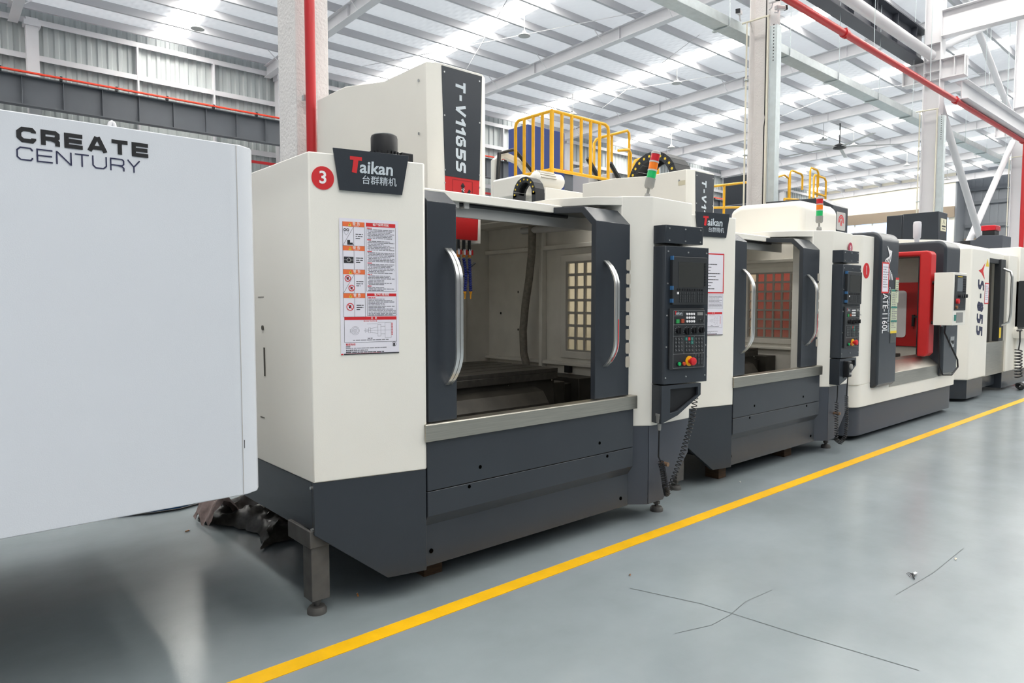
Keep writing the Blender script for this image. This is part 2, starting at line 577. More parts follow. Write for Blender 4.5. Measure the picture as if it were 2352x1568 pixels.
MB().box(-.13, .13, -6, 0, 0, .02).build('bottom_flange', WSTEEL, b)
MB().box(-.13, .13, -6, 0, .58, .6).build('top_flange', WSTEEL, b)

# ---------------------------------------------------------------- columns behind the machines
def colx(k):
    return 2.5 + 7.83 * k
t = thing('steel_column', 'stout column with rough white coating and a red pipe in front, behind the nearest cream machine', 'column', (colx(0) + .15, 5.78, 0))
MB().box(-.15, .15, -.18, .18, 0, roofz(5.8) - .7).build('coated_shaft', CONC, t, bevel=.008)
MB().box(-.2, .2, -.181, .2, 0, .03).build('base_plate', RUST, t)
names = ['column with cable duct and cameras behind the second cream machine', 'bracketed column with diagonal braces behind the dark and red machine', 'white column behind the far right machine with the red beacon', 'white column farthest away along the column line']
for k in range(1, 5):
    x = colx(k) + .02
    t = thing('steel_column', 'white steel ' + names[k - 1], 'column', (x + .15, 5.78, 0), group='steel columns')
    H = roofz(5.8) - .7
    MB().box(-.15, .15, -.18, -.16, 0, H).build('flange', WSTEEL if k > 1 else CONC, t)
    MB().box(-.15, .15, .16, .18, 0, H).build('flange', WSTEEL if k > 1 else CONC, t)
    MB().box(-.02, .02, -.16, .16, 0, H).build('web', WSTEEL if k > 1 else CONC, t)
    MB().box(-.25, .25, -.28, .28, 0, .03).build('base_plate', RUST, t)
    if k < 4:
        d = MB().box(-.16, -.02, -.3, -.185, 0, 5.95).box(-.17, -.01, -.19, -.181, 0, 5.95).build('cable_duct', GALV, t)
        for j in range(12):
            MB().box(-.1615, -.16, -.25, -.235, 5.4 + .05 * j, 5.42 + .05 * j).build('slot', BLACK, d)
        MB().tube([(-.17, -.15, 0), (-.17, -.15, 6.12)], .016, 6).build('conduit', CONDUIT, t)
        MB().tube([(-.17, -.17, 6.12), (-.17, .3, 6.13), (-.17, .215, 6.13), (-.17, .215, 0)], .016, 6).build('conduit', CONDUIT, t)
        for z in (2.6, 4.0, 5.2):
            MB().box(-.2, -.1, .17, .24, z, z + .015).build('conduit_clip', GALV, t)
    if k == 1:
        MB().tube([(-.165, -.115, 6.5), (-.167, -.12, 4.6), (-.165, -.13, 4.55), (-.165, -.11, 4.4), (-.165, -.115, 2.2)], .009, 5).build('cable', BLACK, t)
    if k >= 2:
        for sgn in (1, -1):
            b = MB()
            ya, yb = (.18, .64) if sgn > 0 else (-.66, -.18)
            b.box(-.012, .012, ya, yb, 6.82, 7.24).box(-.15, .15, ya, yb, 6.8, 6.82).box(-.15, .15, ya, yb, 7.24, 7.26)
            b.box(-.14, .14, ya + .2, ya + .212, 6.82, 7.24).box(-.14, .14, yb - .012 if sgn > 0 else ya, yb if sgn > 0 else ya + .012, 6.82, 7.24)
            b.build('crane_bracket', WSTEEL, t)
        for z in (6.81, 7.0, 7.25, 7.65):
            MB().box(-.14, .14, -.16, .16, z, z + .012).build('stiffener', WSTEEL, t)
# struts and X-bracing
tag(MB().tube([(colx(1) + .3, 5.8, 7.38), (colx(2) + .02, 5.8, 7.38)], .11, 14).build('tie_tube', WSTEEL, smooth=40), 'thick white tie tube reaching the bracketed third column', 'pipe')
def brace(p, q, label):
    tag(MB().tube([p, q], .085, 12).build('brace_tube', WSTEEL, smooth=40), label, 'brace', 'diagonal brace tubes')
xa, xb = colx(2) + .34, colx(3) - .02
brace((xa, 5.74, 6.5), (xb, 5.74, .35), 'white diagonal tube falling from the bracketed column to the far right column foot')
brace((xb, 5.92, 6.6), (xa, 5.92, .4), 'white diagonal tube rising from the bracketed column foot to the far right column')
brace((xa, 5.74, 7.6), (xb, 5.74, 10.6), 'white diagonal tube rising from the bracket of the third column towards the roof')
brace((xa, 5.92, 10.6), (xb, 5.92, 7.2), 'white diagonal tube coming down from the roof to the far right column')

# ---------------------------------------------------------------- pipes, trays, cameras
t = thing('fire_main_pipe', 'red fire main pipe running overhead along the column line', 'pipe', (0, 5.3, 6.26))
MB().tube([(-6, 0, 0), (40, 0, 0)], .06, 14).build('pipe_run', RPIPE, t, smooth=40)
for x in (12.35, 18.3, 24.3):
    MB().tube([(x - .06, 0, 0), (x + .06, 0, 0)], .078, 14).tube([(x, -.02, -.09), (x, -.02, .09)], .02, 6).build('coupling', RPIPE, t, smooth=40)
for x in (10.4, 13.6, 16.6, 20.5, 22.5):
    MB().tube([(x, 0, .05), (x, 0, 4.6)], .006, 4).build('hanger_rod', GALV, t)
t = thing('riser_pipe', 'vertical red fire pipe standing against the rough white column', 'pipe', (2.585, 5.5, 0))
MB().tube([(0, 0, 0), (0, 0, 11)], .042, 14).build('pipe_run', RPIPE, t, smooth=40)
for z in (1.2, 3.3, 5.5):
    MB().box(-.05, .05, .03, .07, z, z + .04).build('wall_bracket', GALV, t)
t = thing('riser_pipe', 'vertical red pipe at the right edge beside the far right column', 'pipe', (24.6, 5.3, 0))
MB().tube([(0, 0, 0), (0, 0, 6.25)], .06, 10).build('pipe_run', RPIPE, t, smooth=40)
t = thing('cable_tray', 'galvanised cable tray running overhead behind the columns', 'cable tray', (0, 6.25, 6.02))
for x in range(-2, 34, 2):
    MB().box(x + .01, x + 1.99, -.13, .13, 0, .15).build('tray_section', GALV, t, bevel=.004)
    MB().box(x - .04, x + .04, -.16, .16, -.02, -.002).build('support_angle', GALV, t)
    if x >= 10:
        MB().tube([(x, -.145, -.01), (x, -.145, 5.1)], .006, 4).build('hanger_rod', GALV, t)
def camera_unit(label, loc, deg, tilt=-12):
    t = thing('security_camera', label, 'camera', loc, deg, group='bullet security cameras')
    R = Matrix.Scale(.62, 4) @ Matrix.Rotation(math.radians(tilt), 4, 'Y')
    MB(R).pz(rrect(-.16, .16, -.055, .055, .03), -.05, .05).build('housing', WSTEEL, t, bevel=.012)
    MB(R).pz(rrect(-.22, -.16, -.06, .06, .03), -.045, .06).build('sun_hood', BLK2, t, bevel=.006)
    MB().tube([(.03, 0, -.03), (.05, 0, -.08), (.12, 0, -.09)], .012, 8).build('bracket', WSTEEL, t, smooth=40)
camera_unit('white bullet camera with black hood on the left of the duct column', (10.2, 6.06, 6.27), 20)
camera_unit('white bullet camera on the right of the duct column turned to the aisle', (10.38, 5.46, 6.2), 165, 8)
camera_unit('black faced bullet camera at the top edge beside the red overhead pipe', (10.25, 5.5, 6.29), 60)

# hanging lamps
def lamp(label, x, y, drop=.5):
    t = thing('pendant_lamp', label, 'lamp', (x, y, 0), group='hanging high bay lamps')
    z = roofz(y) - .3
    MB().tube([(0, 0, z + .285), (0, 0, z - drop)], .014, 6).build('rod', LGREY, t)
    MB().lathe([(.03, .16), (.06, .15), (.07, .09), (.15, .05), (.2, 0), (.195, -.01), (.05, .0)], (0, 0, z - drop - .14), 20).build('shade', LGREY, t, smooth=40)
for lb, x, y in [('dull high bay lamp below the bright skylight at upper left', 6.95, 22.6), ('high bay lamp hanging above the tall white machine head sign', 15.2, 16.7),
                 ('high bay lamp above the arch of the yellow railing', 22.7, 21.7), ('high bay lamp hanging left of the duct column', 22.95, 16.3),
                 ('high bay lamp above the big black cable chain', 31.4, 22.6), ('high bay lamp left of centre between the two columns', 36.6, 16.7),
                 ('high bay lamp with white shade between the two columns', 39.2, 16.2), ('high bay lamp beside the bracketed column', 47.4, 16.3),
                 ('small high bay lamp between the crossing braces', 54.7, 16.2), ('high bay lamp at far upper right', 37.6, 9.1)]:
    lamp(lb, x, y)
t = thing('ceiling_fan', 'dark hub ceiling fan with thin pale blades between the columns', 'fan', (37.0, 16.0, 0))
MB().tube([(0, 0, 11.0), (0, 0, 9.9)], .03, 6).build('rod', BLK2, t)
MB().lathe([(.1, .25), (.3, .15), (.32, 0), (.1, -.05)], (0, 0, 9.7), 16).build('motor_hub', BLK2, t, smooth=40)
for i in range(5):
    a = 2 * PI * i / 5 + .3
    MB(Matrix.Rotation(a, 4, 'Z')).box(.3, 3.0, -.09, .09, 9.76, 9.785).build('blade', LGREY, t)

# ================================================================ drawn lettering
def glyph(ch, w, t):
    """centre-line strokes of a squared letter w wide and 1 tall, stroke t"""
    i = t / 2
    q = min(.2, w * .28)
    if ch == 'C':
        return [[(w - i, 1 - i - .2), (w - i, 1 - i - .12), (w - i - .1, 1 - i), (i + q, 1 - i), (i, 1 - i - q), (i, i + q), (i + q, i), (w - i - .1, i), (w - i, i + .12), (w - i, i + .2)]]
    if ch == 'R':
        return [[(i, 0), (i, 1)], [(i, 1 - i), (w - i - .12, 1 - i), (w - i, 1 - i - .1), (w - i, .56), (w - i - .12, .45), (i, .45)], [(w * .5, .45), (w - i - .14, .38), (w - i, .26), (w - i, 0)]]
    if ch == 'E':
        return [[(i, 0), (i, 1)], [(i, 1 - i), (w, 1 - i)], [(i, .5), (w * .96, .5)], [(i, i), (w, i)]]
    if ch == 'A':
        return [[(t * .55, 0), (w / 2 - t * .12, 1)], [(w - t * .55, 0), (w / 2 + t * .12, 1)], [(w * .24, .26), (w * .76, .26)]]
    if ch == 'T':
        return [[(0, 1 - i), (w, 1 - i)], [(w / 2, 0), (w / 2, 1 - i)]]
    if ch == 'N':
        return [[(i, 0), (i, 1)], [(w - i, 0), (w - i, 1)], [(i, 1 - i * .4), (w - i, i * .4)]]
    if ch == 'U':
        return [[(i, 1), (i, i + q), (i + q, i), (w - i - q, i), (w - i, i + q), (w - i, 1)]]
    if ch == 'Y':
        return [[(i * .6, 1), (w / 2, .46)], [(w - i * .6, 1), (w / 2, .46)], [(w / 2, .5), (w / 2, 0)]]
    if ch == 'V':
        return [[(t * .5, 1), (w / 2, .04)], [(w - t * .5, 1), (w / 2, .04)]]
    if ch == '-':
        return [[(.05, .5), (w - .05, .5)]]
    if ch == '1':
        return [[(w - i, 0), (w - i, 1)], [(w - i, 1 - i), (0, .62)]]
    if ch == '5':
        return [[(w, 1 - i), (i, 1 - i), (i, .54), (w - i - .1, .54), (w - i, .46), (w - i, i + .1), (w - i - .1, i), (0, i)]]
    if ch == 'S':
        return [[(w, 1 - i), (i + .12, 1 - i), (i, 1 - i - .1), (i, .62), (i + .1, .52), (w - i - .1, .5), (w - i, .4), (w - i, i + .1), (w - i - .1, i), (0, i)]]
    if ch == '6':
        return [[(w * .9, 1 - i), (i + .15, 1 - i), (i, 1 - i - .15), (i, i + .1), (i + .1, i), (w - i - .1, i), (w - i, i + .1), (w - i, .46), (w - i - .1, .55), (i, .55)]]
    if ch == '8':
        return [[(i + .1, 1 - i), (w - i - .1, 1 - i), (w - i, 1 - i - .1), (w - i, .6), (w - i - .08, .53), (i + .08, .53), (i, .6), (i, 1 - i - .1), (i + .1, 1 - i)],
                [(i + .1, .5), (i, .42), (i, i + .1), (i + .1, i), (w - i - .1, i), (w - i, i + .1), (w - i, .42), (w - i - .1, .5)]]
    return []
def word(mb, s, x, y, z, h, w, t, gap, down=False, slant=0., widths=None):
    """letters from strokes; down=True turns the line clockwise so that it reads downwards"""
    a = 0.
    for n_, ch in enumerate(s):
        lw = (widths or {}).get(ch, w)
        for k_, pl in enumerate(glyph(ch, lw, t)):
            pts = []
            for (p, q) in pl:
                p2, q2 = (a + p + slant * q) * h, q * h
                pts.append((x + q2, z - p2) if down else (x + p2, z + q2))
            mb.ribbon(pts, t * h, y - .0001 * (n_ % 3) - .0003 * k_)
        a += lw + gap
    return a * h

def taikan_logo(parent, fr, x, z, k, y):
    """red T, pale letters and four characters below"""
    b = MB(fr)
    b.ribbon([(x - .108 * k, z + .046 * k), (x - .05 * k, z + .046 * k)], .017 * k, y)
    b.ribbon([(x - .078 * k, z + .046 * k), (x - .088 * k, z - .022 * k)], .024 * k, y - .0002)
    b.build('lettering', RED2, parent, flat=True)
    b = MB(fr)
    b.text('aikan', x + .022 * k, y, z + .006 * k, .082 * k, off=.022, shear=.06)
    b.text('台群精机', x + .035 * k, y, z - .054 * k, .044 * k, off=.004)
    b.build('lettering', LETTER, parent, flat=True)

# ================================================================ the notice poster
def poster(parent, fr, u0, u1, z0, z1, y=-.002, redframe=False):
    """printed notice; layout in the sheet's own 0..647 x 0..1420 units"""
    W_, H_ = u1 - u0, z1 - z0
    P = lambda x, yy: (u0 + W_ * x / 640, z1 - H_ * yy / 1420)
    sh = MB(fr).box(u0, u1, y - .0008, y, z0, z1).build('notice_poster', PAPER, parent, label='white printed notice poster with orange and red headings')
    yo, yt = y - .0014, y - .0019
    red, org, blk, gry, wht, yel = MB(fr), MB(fr), MB(fr), MB(fr), MB(fr), MB(fr)
    def rect(m, x0, y0, x1, y1, d=yo):
        a, b_ = P(x0, y0), P(x1, y1)
        m.add([(a[0], d, a[1]), (b_[0], d, a[1]), (b_[0], d, b_[1]), (a[0], d, b_[1])], [(0, 1, 2, 3)])
    def bar(mm, x0, y0, x1, y1, nm):
        q = MB(fr)
        rect(q, x0, y0, x1, y1)
        q.build(nm, mm, sh, flat=True)
    def line(m, pts, th, closed=False, d=yo):
        m.ribbon([P(*p) for p in pts], th * W_ / 640, d, closed)
    def ring(m, cx, cy, r, th):
        line(m, [(cx + r * math.cos(2 * PI * i / 20), cy + r * math.sin(2 * PI * i / 20)) for i in range(20)], th, True, yt)
    rnd = random.Random(3)
    def dashes(m, x0, x1, yy, hh, fill=1.):
        x = x0
        end = x0 + (x1 - x0) * fill
        while x < end - 6:
            l = rnd.uniform(14, 60)
            rect(m, x, yy, min(x + l, end), yy + hh)
            x += l + rnd.uniform(3, 8)
    sz = W_ / 640
    if not redframe:
        for n_, yy in enumerate((34, 282, 528, 776)):
            bar(PRINTO, 34, yy, 268, yy + 50, 'orange_heading')
            a, b_, c = P(92, yy + 46), P(128, yy + 46), P(110, yy + 8)
            yel.add([(a[0], yt, a[1]), (b_[0], yt, b_[1]), (c[0], yt, c[1])], [(0, 1, 2)])
            line(blk, [(110, yy + 20), (110, yy + 38)], 5, d=yt - .0003)
            wht.text('警 告', P(180, 0)[0], yt, P(0, yy + 21)[1], 36 * sz, off=.006, res=1)
            wht.text('WARNING', P(180, 0)[0], yt, P(0, yy + 43)[1], 12 * sz, res=1)
            line(blk, [(34, yy), (34, yy + 248), (268, yy + 248), (268, yy)], 3)
            line(blk, [(152, yy + 50), (152, yy + 248)], 3)
            for j in range(3):
                dashes(blk, 172, 250, yy + 122 + 22 * j, 8, (1, .95, .6)[j])
        for yy in (34, 528):
            line(blk, [(36, yy + 246), (150, yy + 52)], 3)
        ring(blk, 58, 118, 12, 6); ring(blk, 88, 118, 12, 6)
        line(blk, [(48, 126), (52, 152), (72, 172), (92, 152), (97, 126)], 2)
        for (x0, y0, x1, y1) in ((82, 222, 112, 250), (82, 250, 140, 266), (82, 268, 150, 274)):
            rect(blk, x0, y0, x1, y1)
        rect(blk, 44, 396, 146, 462)
        ring(wht, 96, 430, 20, 3)
        line(wht, [(46, 430), (76, 430)], 2, d=yt); line(wht, [(116, 430), (144, 430)], 2, d=yt)
        for cx, cy, r in ((82, 622, 30), (122, 722, 30), (104, 918, 36)):
            ring(red, cx, cy, r, 8)
            line(red, [(cx - r * .7, cy - r * .7), (cx + r * .7, cy + r * .7)], 7, d=yt - .0003)
            rect(blk, cx - r * .4, cy - r * .45, cx + r * .35, cy + r * .4)
        bar(RED2, 284, 34, 610, 74, 'red_heading')
        wht.text('客户保养须知', P(447, 0)[0], yt, P(0, 54)[1], 30 * sz, off=.008, res=1)
        line(blk, [(284, 74), (284, 752), (612, 752), (612, 74)], 3)
        bar(RED2, 288, 776, 614, 806, 'red_heading')
        wht.text('客户使用须知', P(450, 0)[0], yt, P(0, 791)[1], 28 * sz, off=.008, res=1)
        line(blk, [(288, 806), (288, 1010), (614, 1010), (614, 806)], 3)
        yy = 86
        n_ = 0
        while yy < 740:
            if n_ % 8 == 0:
                dashes(red, 296, 346, yy, 9)
            else:
                dashes(gry, 300 if n_ % 3 else 310, 596, yy, 7, rnd.choice((1, 1, .92, .6, .85)))
            yy += 15.2
            n_ += 1
        yy = 818
        dashes(red, 300, 380, yy, 9)
        for j in range(12):
            yy += 15.2
            dashes(gry, 302, 606, yy, 7, rnd.choice((1, .95, .6, .9)))
    else:
        line(red, [(8, 30), (8, 690), (632, 690), (632, 30)], 26, True)
        for j, f in enumerate((.75, .4, .35, .95, .7, .85, .5, .4, .6)):
            dashes(blk, 90, 560, 200 + 52 * j, 12, f)
        line(gry, [(20, 720), (20, 960), (620, 960), (620, 720)], 4, True)
        line(gry, [(200, 720), (200, 960)], 4)
        for j in range(9):
            dashes(gry, 40, 180, 745 + 23 * j, 8, .8)
            dashes(gry, 220, 600, 745 + 23 * j, 8, rnd.choice((1, .8)))
    y0 = 1022
    bar(RED2, 40, y0, 614, y0 + 34, 'red_heading')
    wht.text('注   意', P(360, 0)[0], yt, P(0, y0 + 17)[1], 24 * sz, off=.008, res=1)
    line(blk, [(40, y0 + 34), (40, 1292), (614, 1292), (614, y0 + 34)], 3)
    red.text('请使用以下标识的刀具', P(320, 0)[0], yt, P(0, 1070)[1], 15 * sz, off=.01, res=1)
    for r in (8, 18, 32, 44):
        ring(gry, 155, 1168, r, 2)
    line(gry, [(100, 1150), (100, 1186)], 3)
    for x0, x1, h0, h1 in ((262, 300, 18, 8), (300, 322, 26, 26), (322, 402, 18, 36), (402, 436, 62, 62), (436, 484, 40, 40), (484, 552, 82, 82)):
        line(gry, [(x0, 1168 - h0), (x1, 1168 - h1), (x1, 1168 + h1), (x0, 1168 + h0)], 2.2, True)
    line(gry, [(250, 1168), (560, 1168)], 1.5)
    line(gry, [(282, 1100), (402, 1100)], 1.5); line(gry, [(402, 1085), (550, 1085)], 1.5)
    for j in range(8):
        rect(red, 556, 1090 + 17 * j, 568, 1102 + 17 * j)
    dashes(blk, 290, 350, 1248, 7)
    dashes(gry, 130, 530, 1266, 7)
    red.text('客服专线', P(52, 0)[0], yt, P(0, 1315)[1], 26 * sz, off=.012, align='LEFT', res=1)
    dashes(blk, 52, 100, 1334, 7); dashes(gry, 52, 500, 1350, 7)
    blk.text('售后服务专线:400-888-6558', P(52, 0)[0], yt, P(0, 1377)[1], 20 * sz, off=.014, align='LEFT', res=1)
    dashes(blk, 52, 470, 1392, 9)
    dashes(red, 52, 430, 1406, 7)
    if not redframe:
        ring(blk, 584, 1320, 24, 3)
        rect(blk, 574, 1308, 594, 1340)
    rect(red, 0, 1408, 24, 1420, yt)
    rect(blk, 30, 1408, 640, 1420, yt)
    for nm, m_, mm in (('red_print', red, RED2), ('orange_print', org, PRINTO), ('black_print', blk, PRINTK), ('grey_print', gry, PRINTG), ('white_print', wht, LETW), ('yellow_print', yel, PRINTY)):
        if m_.v:
            m_.build(nm, mm, sh, flat=True)['kind'] = 'stuff'
    return sh

# ================================================================ small shared pieces
def coil(path, r, turns, wire):
    """helix of radius r wound along a path"""
    P = [Vector(p) for p in path]
    seg = [(P[i + 1] - P[i]).length for i in range(len(P) - 1)]
    tot = sum(seg)
    n = turns * 9
    out, up = [], Vector((0, 1, .13)).normalized()
    for j in range(n + 1):
        s_ = tot * j / n
        i = 0
        while i < len(seg) - 1 and s_ > seg[i]:
            s_ -= seg[i]
            i += 1
        t = (P[i + 1] - P[i]).normalized()
        c = P[i] + t * min(s_, seg[i])
        e1 = (up - t * up.dot(t)).normalized()
        e2 = t.cross(e1)
        a = 2 * PI * j / 9
        out.append(c + (e1 * math.cos(a) + e2 * math.sin(a)) * r)
    return MB().tube(out, wire, 5)
def beacon(parent, x, y, z, lean, k=1.):
    """stack light: hinge foot, arm, grey base, three lenses and a cap, as parts of the machine"""
    t = bpy.data.objects.new('signal_light', None)
    lens = []
    T = Matrix.Translation((x, y, z)) @ Matrix.Rotation(math.radians(lean), 4, Vector((-.66, -.75, 0)) * -1)
    T0 = Matrix.Translation((x, y, z))
    base = MB(T0).lathe([(.05 * k, 0), (.05 * k, .006), (.03 * k, .012), (.022 * k, .05 * k)], n=16)
    base.fr = T
    base.tube([(-.012, .01, .055 * k), (.012, -.01, .055 * k)], .03 * k, 14)
    base.tube([(0, 0, .055 * k), (0, 0, .13 * k)], .011 * k, 8)
    base.lathe([(.03 * k, .125 * k), (.038 * k, .14 * k), (.038 * k, .2 * k)], n=18)
    bo = base.build('signal_light', GREY, parent, smooth=40, label='stack light with red, orange and green lenses')
    for nm, m_, z0 in (('green_lens', GREENL, .2), ('orange_lens', ORANGEL, .265), ('red_lens', REDL, .33)):
        MB(T).lathe([(.034 * k, z0 * k), (.034 * k, (z0 + .058) * k)], n=18).build(nm, m_, bo, smooth=40)
        MB(T).lathe([(.037 * k, (z0 + .056) * k), (.037 * k, (z0 + .067) * k)], n=18).build('collar', LGREY, bo, smooth=40)
    MB(T).lathe([(.037 * k, .39 * k), (.036 * k, .402 * k), (.028 * k, .408 * k)], n=18).build('cap', LGREY, bo, smooth=40)
    bpy.data.objects.remove(t)
    return bo
def levelling_foot(parent, x, y, ztop, r=.045):
    MB().lathe([(r, 0), (r, .02), (r * .8, .035), (.014, .038), (.014, ztop)], (x, y, 0), 18).lathe([(.026, 0), (.026, .018)], (x, y, .055), 6).build('levelling_foot', RUST, parent, smooth=40)

# ================================================================ cream machining centre with charcoal base
def panel_pt(x, y):
    """layout of the control face, read off the photograph, to metres on that face"""
    t = (y - 250) / 1240
    xl, xr = 222 - 17 * t, 618 - 35 * t
    u = .44 * (x - xl) / (xr - xl)
    s_ = u / .44
    ya, yb = 240 + 25 * s_, 1505 - 30 * s_
    return u, 2.0 - .98 * (y - ya) / (yb - ya)

def pendant(parent, W, turn=-10):
    fr = frame((W + .142, -.145, 0), turn)
    body = MB(fr).pz([(-.012, .12), (-.002, .02), (.012, 0), (.44, 0), (.44, .05), (.40, .19)], 1.02, 2.0).build('control_pendant', DARK, parent, bevel=.004, label='charcoal control pendant with screen, keys and red stop button')
    MB(fr).pz([(-.012, .12), (-.002, .02), (.012, 0), (.378, 0), (.378, .05), (.36, .19)], 2.018, 2.146).build('upper_box', DARK, body, bevel=.004)
    pc = lambda x, y: panel_pt(x, y)
    scr = MB(fr).disc(.02, -.0005, 2.12, .005, 10, .002)
    scr.v.clear(); scr.f.clear()
    for (x, y) in [(253, 293), (428, 305), (594, 314), (247, 583), (588, 590), (240, 873), (582, 868), (233, 1160), (573, 1143), (225, 1443), (398, 1430), (564, 1417)]:
        u, z = pc(x, y)
        MB(fr).disc(u, 0, z, .006, 10, .004).build('screw', ALU, body)
    for u in (.045, .2, .35):
        for z in (2.037, 2.122):
            MB(fr).disc(u, 0, z, .006, 10, .004).build('screw', ALU, body)
    # display unit
    MB(fr).py(rrect(.055, .40, 1.585, 1.925, .012), -.028, 0).build('display_housing', BLK2, body, bevel=.003)
    MB(fr).box(.112, .362, -.0295, -.028, 1.708, 1.888).build('screen', SCREEN, body)
    for z in (1.9, 1.69, 1.60):
        MB(fr).box(.0545, .064, -.029, -.002, z, z + .028).build('tape_strip', mat('blue_tape', '#3b6ea0', .5), body)
    key = MB(fr).box(-.0065, .0065, -.033, -.028, -.006, .006)
    def keyat(u, z, m_, d=-.028, s_=.0065, t_=.004, nm='key'):
        MB(fr).box(u - s_, u + s_, d - t_, d, z - s_, z + s_).build(nm, m_, body)
    kk = mat('dark_key', '#3a3d40', .5)
    for j in range(11):
        keyat(.105 + .0245 * j, 1.692, BLACK)
        for i in range(4):
            if j not in (7,):
                keyat(.128 + .0225 * j, 1.668 - .019 * i, kk)
    keyat(.105, 1.668, LETW, s_=.008)
    for i in range(9):
        keyat(.376, 1.88 - .019 * i, BLACK)
    # operator panel
    MB(fr).py(rrect(.045, .385, 1.125, 1.56, .008), -.016, 0).build('operator_panel', BLK2, body, bevel=.003)
    ln = MB(fr)
    Q = lambda pts, cl=False: ln.ribbon([pc(*p) for p in pts], .0016, -.0168, cl)
    Q([(285, 828), (557, 830), (545, 1340), (275, 1352)], True)
    Q([(280, 957), (553, 953)]); Q([(279, 1060), (551, 1056)]); Q([(277, 1225), (549, 1213)])
    Q([(372, 1060), (369, 1220)]); Q([(462, 1058), (456, 1338)]); Q([(288, 876), (363, 873), (364, 830)])
    ln.build('panel_lines', mat('panel_line_print', '#aeb0b0', .6), body, flat=True)
    u, z = pc(326, 853)
    MB(fr).text('aikan', u + .005, -.017, z, .03, off=.02, res=1).build('lettering', LETTER, body, flat=True)
    u, z = pc(302, 850)
    MB(fr).ribbon([(u - .008, z + .01), (u + .008, z + .01)], .005, -.017).ribbon([(u, z + .01), (u - .003, z - .012)], .006, -.0171).build('lettering', RED2, body, flat=True)
    for x in (397, 418, 438, 458):
        for y in (860, 893, 927):
            u, z = pc(x, y)
            MB(fr).disc(u, -.016, z, .0085, 12, .006).build('white_button', LETW, body)
    u, z = pc(514, 858)
    MB(fr).box(u - .028, u + .028, -.0185, -.016, z - .011, z + .011).build('readout', GREY, body)
    for x, y, m_ in ((315, 925, GREEN), (357, 922, mat('orange_red_button', '#a2452c', .5))):
        u, z = pc(x, y)
        MB(fr).box(u - .014, u + .014, -.024, -.016, z - .014, z + .014).build('square_button', m_, body)
    for x, y, r in ((322, 1010, .022), (395, 1015, .024), (458, 1008, .022), (520, 1005, .02)):
        u, z = pc(x, y)
        MB(fr).disc(u, -.016, z, r, 18, .022).box(u - .004, u + .004, -.046, -.036, z - r, z + r).build('rotary_knob', BLACK, body)
        tk = MB(fr)
        for a in range(-120, 121, 30):
            ca, sa = math.sin(math.radians(a)), math.cos(math.radians(a))
            tk.ribbon([(u + ca * (r + .004), z + sa * (r + .004)), (u + ca * (r + .010), z + sa * (r + .010))], .0025, -.0169)
        tk.build('dial_marks', mat('panel_line_print', '#aeb0b0', .6), body, flat=True)
    u, z = pc(515, 920)
    MB(fr).disc(u, -.016, z, .012, 14, .006).box(u - .003, u + .003, -.05, -.022, z - .008, z + .008).build('key_switch', CHROME, body)
    for x in (300, 325, 350, 390, 415, 440, 475, 500, 525):
        for y in (1085, 1118, 1152, 1187):
            u, z = pc(x, y)
            m_ = kk
            if (x, y) in ((390, 1085), (440, 1085), (440, 1118)):
                m_ = TEAL
            if (x, y) == (415, 1085):
                m_ = RED2
            keyat(u, z, m_, -.016, .011)
            MB(fr).ribbon([(u - .006, z + .004), (u + .005, z - .004)], .002, -.0205).build('key_mark', mat('panel_line_print', '#aeb0b0', .6), body, flat=True)
    for x in (470, 497, 522):
        for y in (1238, 1272, 1303):
            keyat(*pc(x, y), kk, -.016, .011)
    for x, y, m_ in ((320, 1312, GREENL), (360, 1310, mat('orange_red_button2', '#d05030', .4))):
        u, z = pc(x, y)
        MB(fr).disc(u, -.016, z, .017, 18, .008).build('button_ring', BLACK, body)
        MB(fr).disc(u, -.024, z, .013, 18, .01).build('push_button', m_, body)
    u, z = pc(413, 1287)
    MB(fr).disc(u, -.016, z, .036, 28, .006).build('yellow_ring', YEL, body)
    T = fr @ Matrix.Translation((u, -.022, z)) @ Matrix.Rotation(math.radians(90), 4, 'X')
    b = MB(T).lathe([(.014, 0), (.014, .02), (.026, .022), (.03, .032), (.026, .044), (.012, .048)], n=24)
    b.build('stop_button', RED2, body, smooth=50)
    # shelf under the pendant
    lo = [(-.01, 1.012), (.38, 1.012), (.38, .925), (.15, .79), (-.01, .74)]
    li = [(.075, .985), (.35, .985), (.35, .925), (.15, .82), (.075, .81)]
    sh = MB(fr).ring(lo, li, 0, .02).box(-.01, .012, .02, .13, .74, 1.012).box(.0, .38, .02, .12, 1.0, 1.012).build('pendant_shelf', DARK, parent, bevel=.002)
    MB(fr).py([(.02, 1.0), (.372, 1.0), (.372, .922), (.15, .795), (.02, .76)], .026, .034).build('back_plate', BLACK, sh)
    # handwheel lead on the side
    MB(fr).lathe([(.022, 0), (.022, .03)], (.44, .05, 1.2), 14, Matrix.Rotation(math.radians(90), 4, 'Y')).build('side_knob', BLACK, body, smooth=40)
    MB(fr).lathe([(.015, 0), (.015, .03)], (.44, .05, 1.27), 14, Matrix.Rotation(math.radians(90), 4, 'Y')).build('side_knob', BLACK, body, smooth=40)
    return body

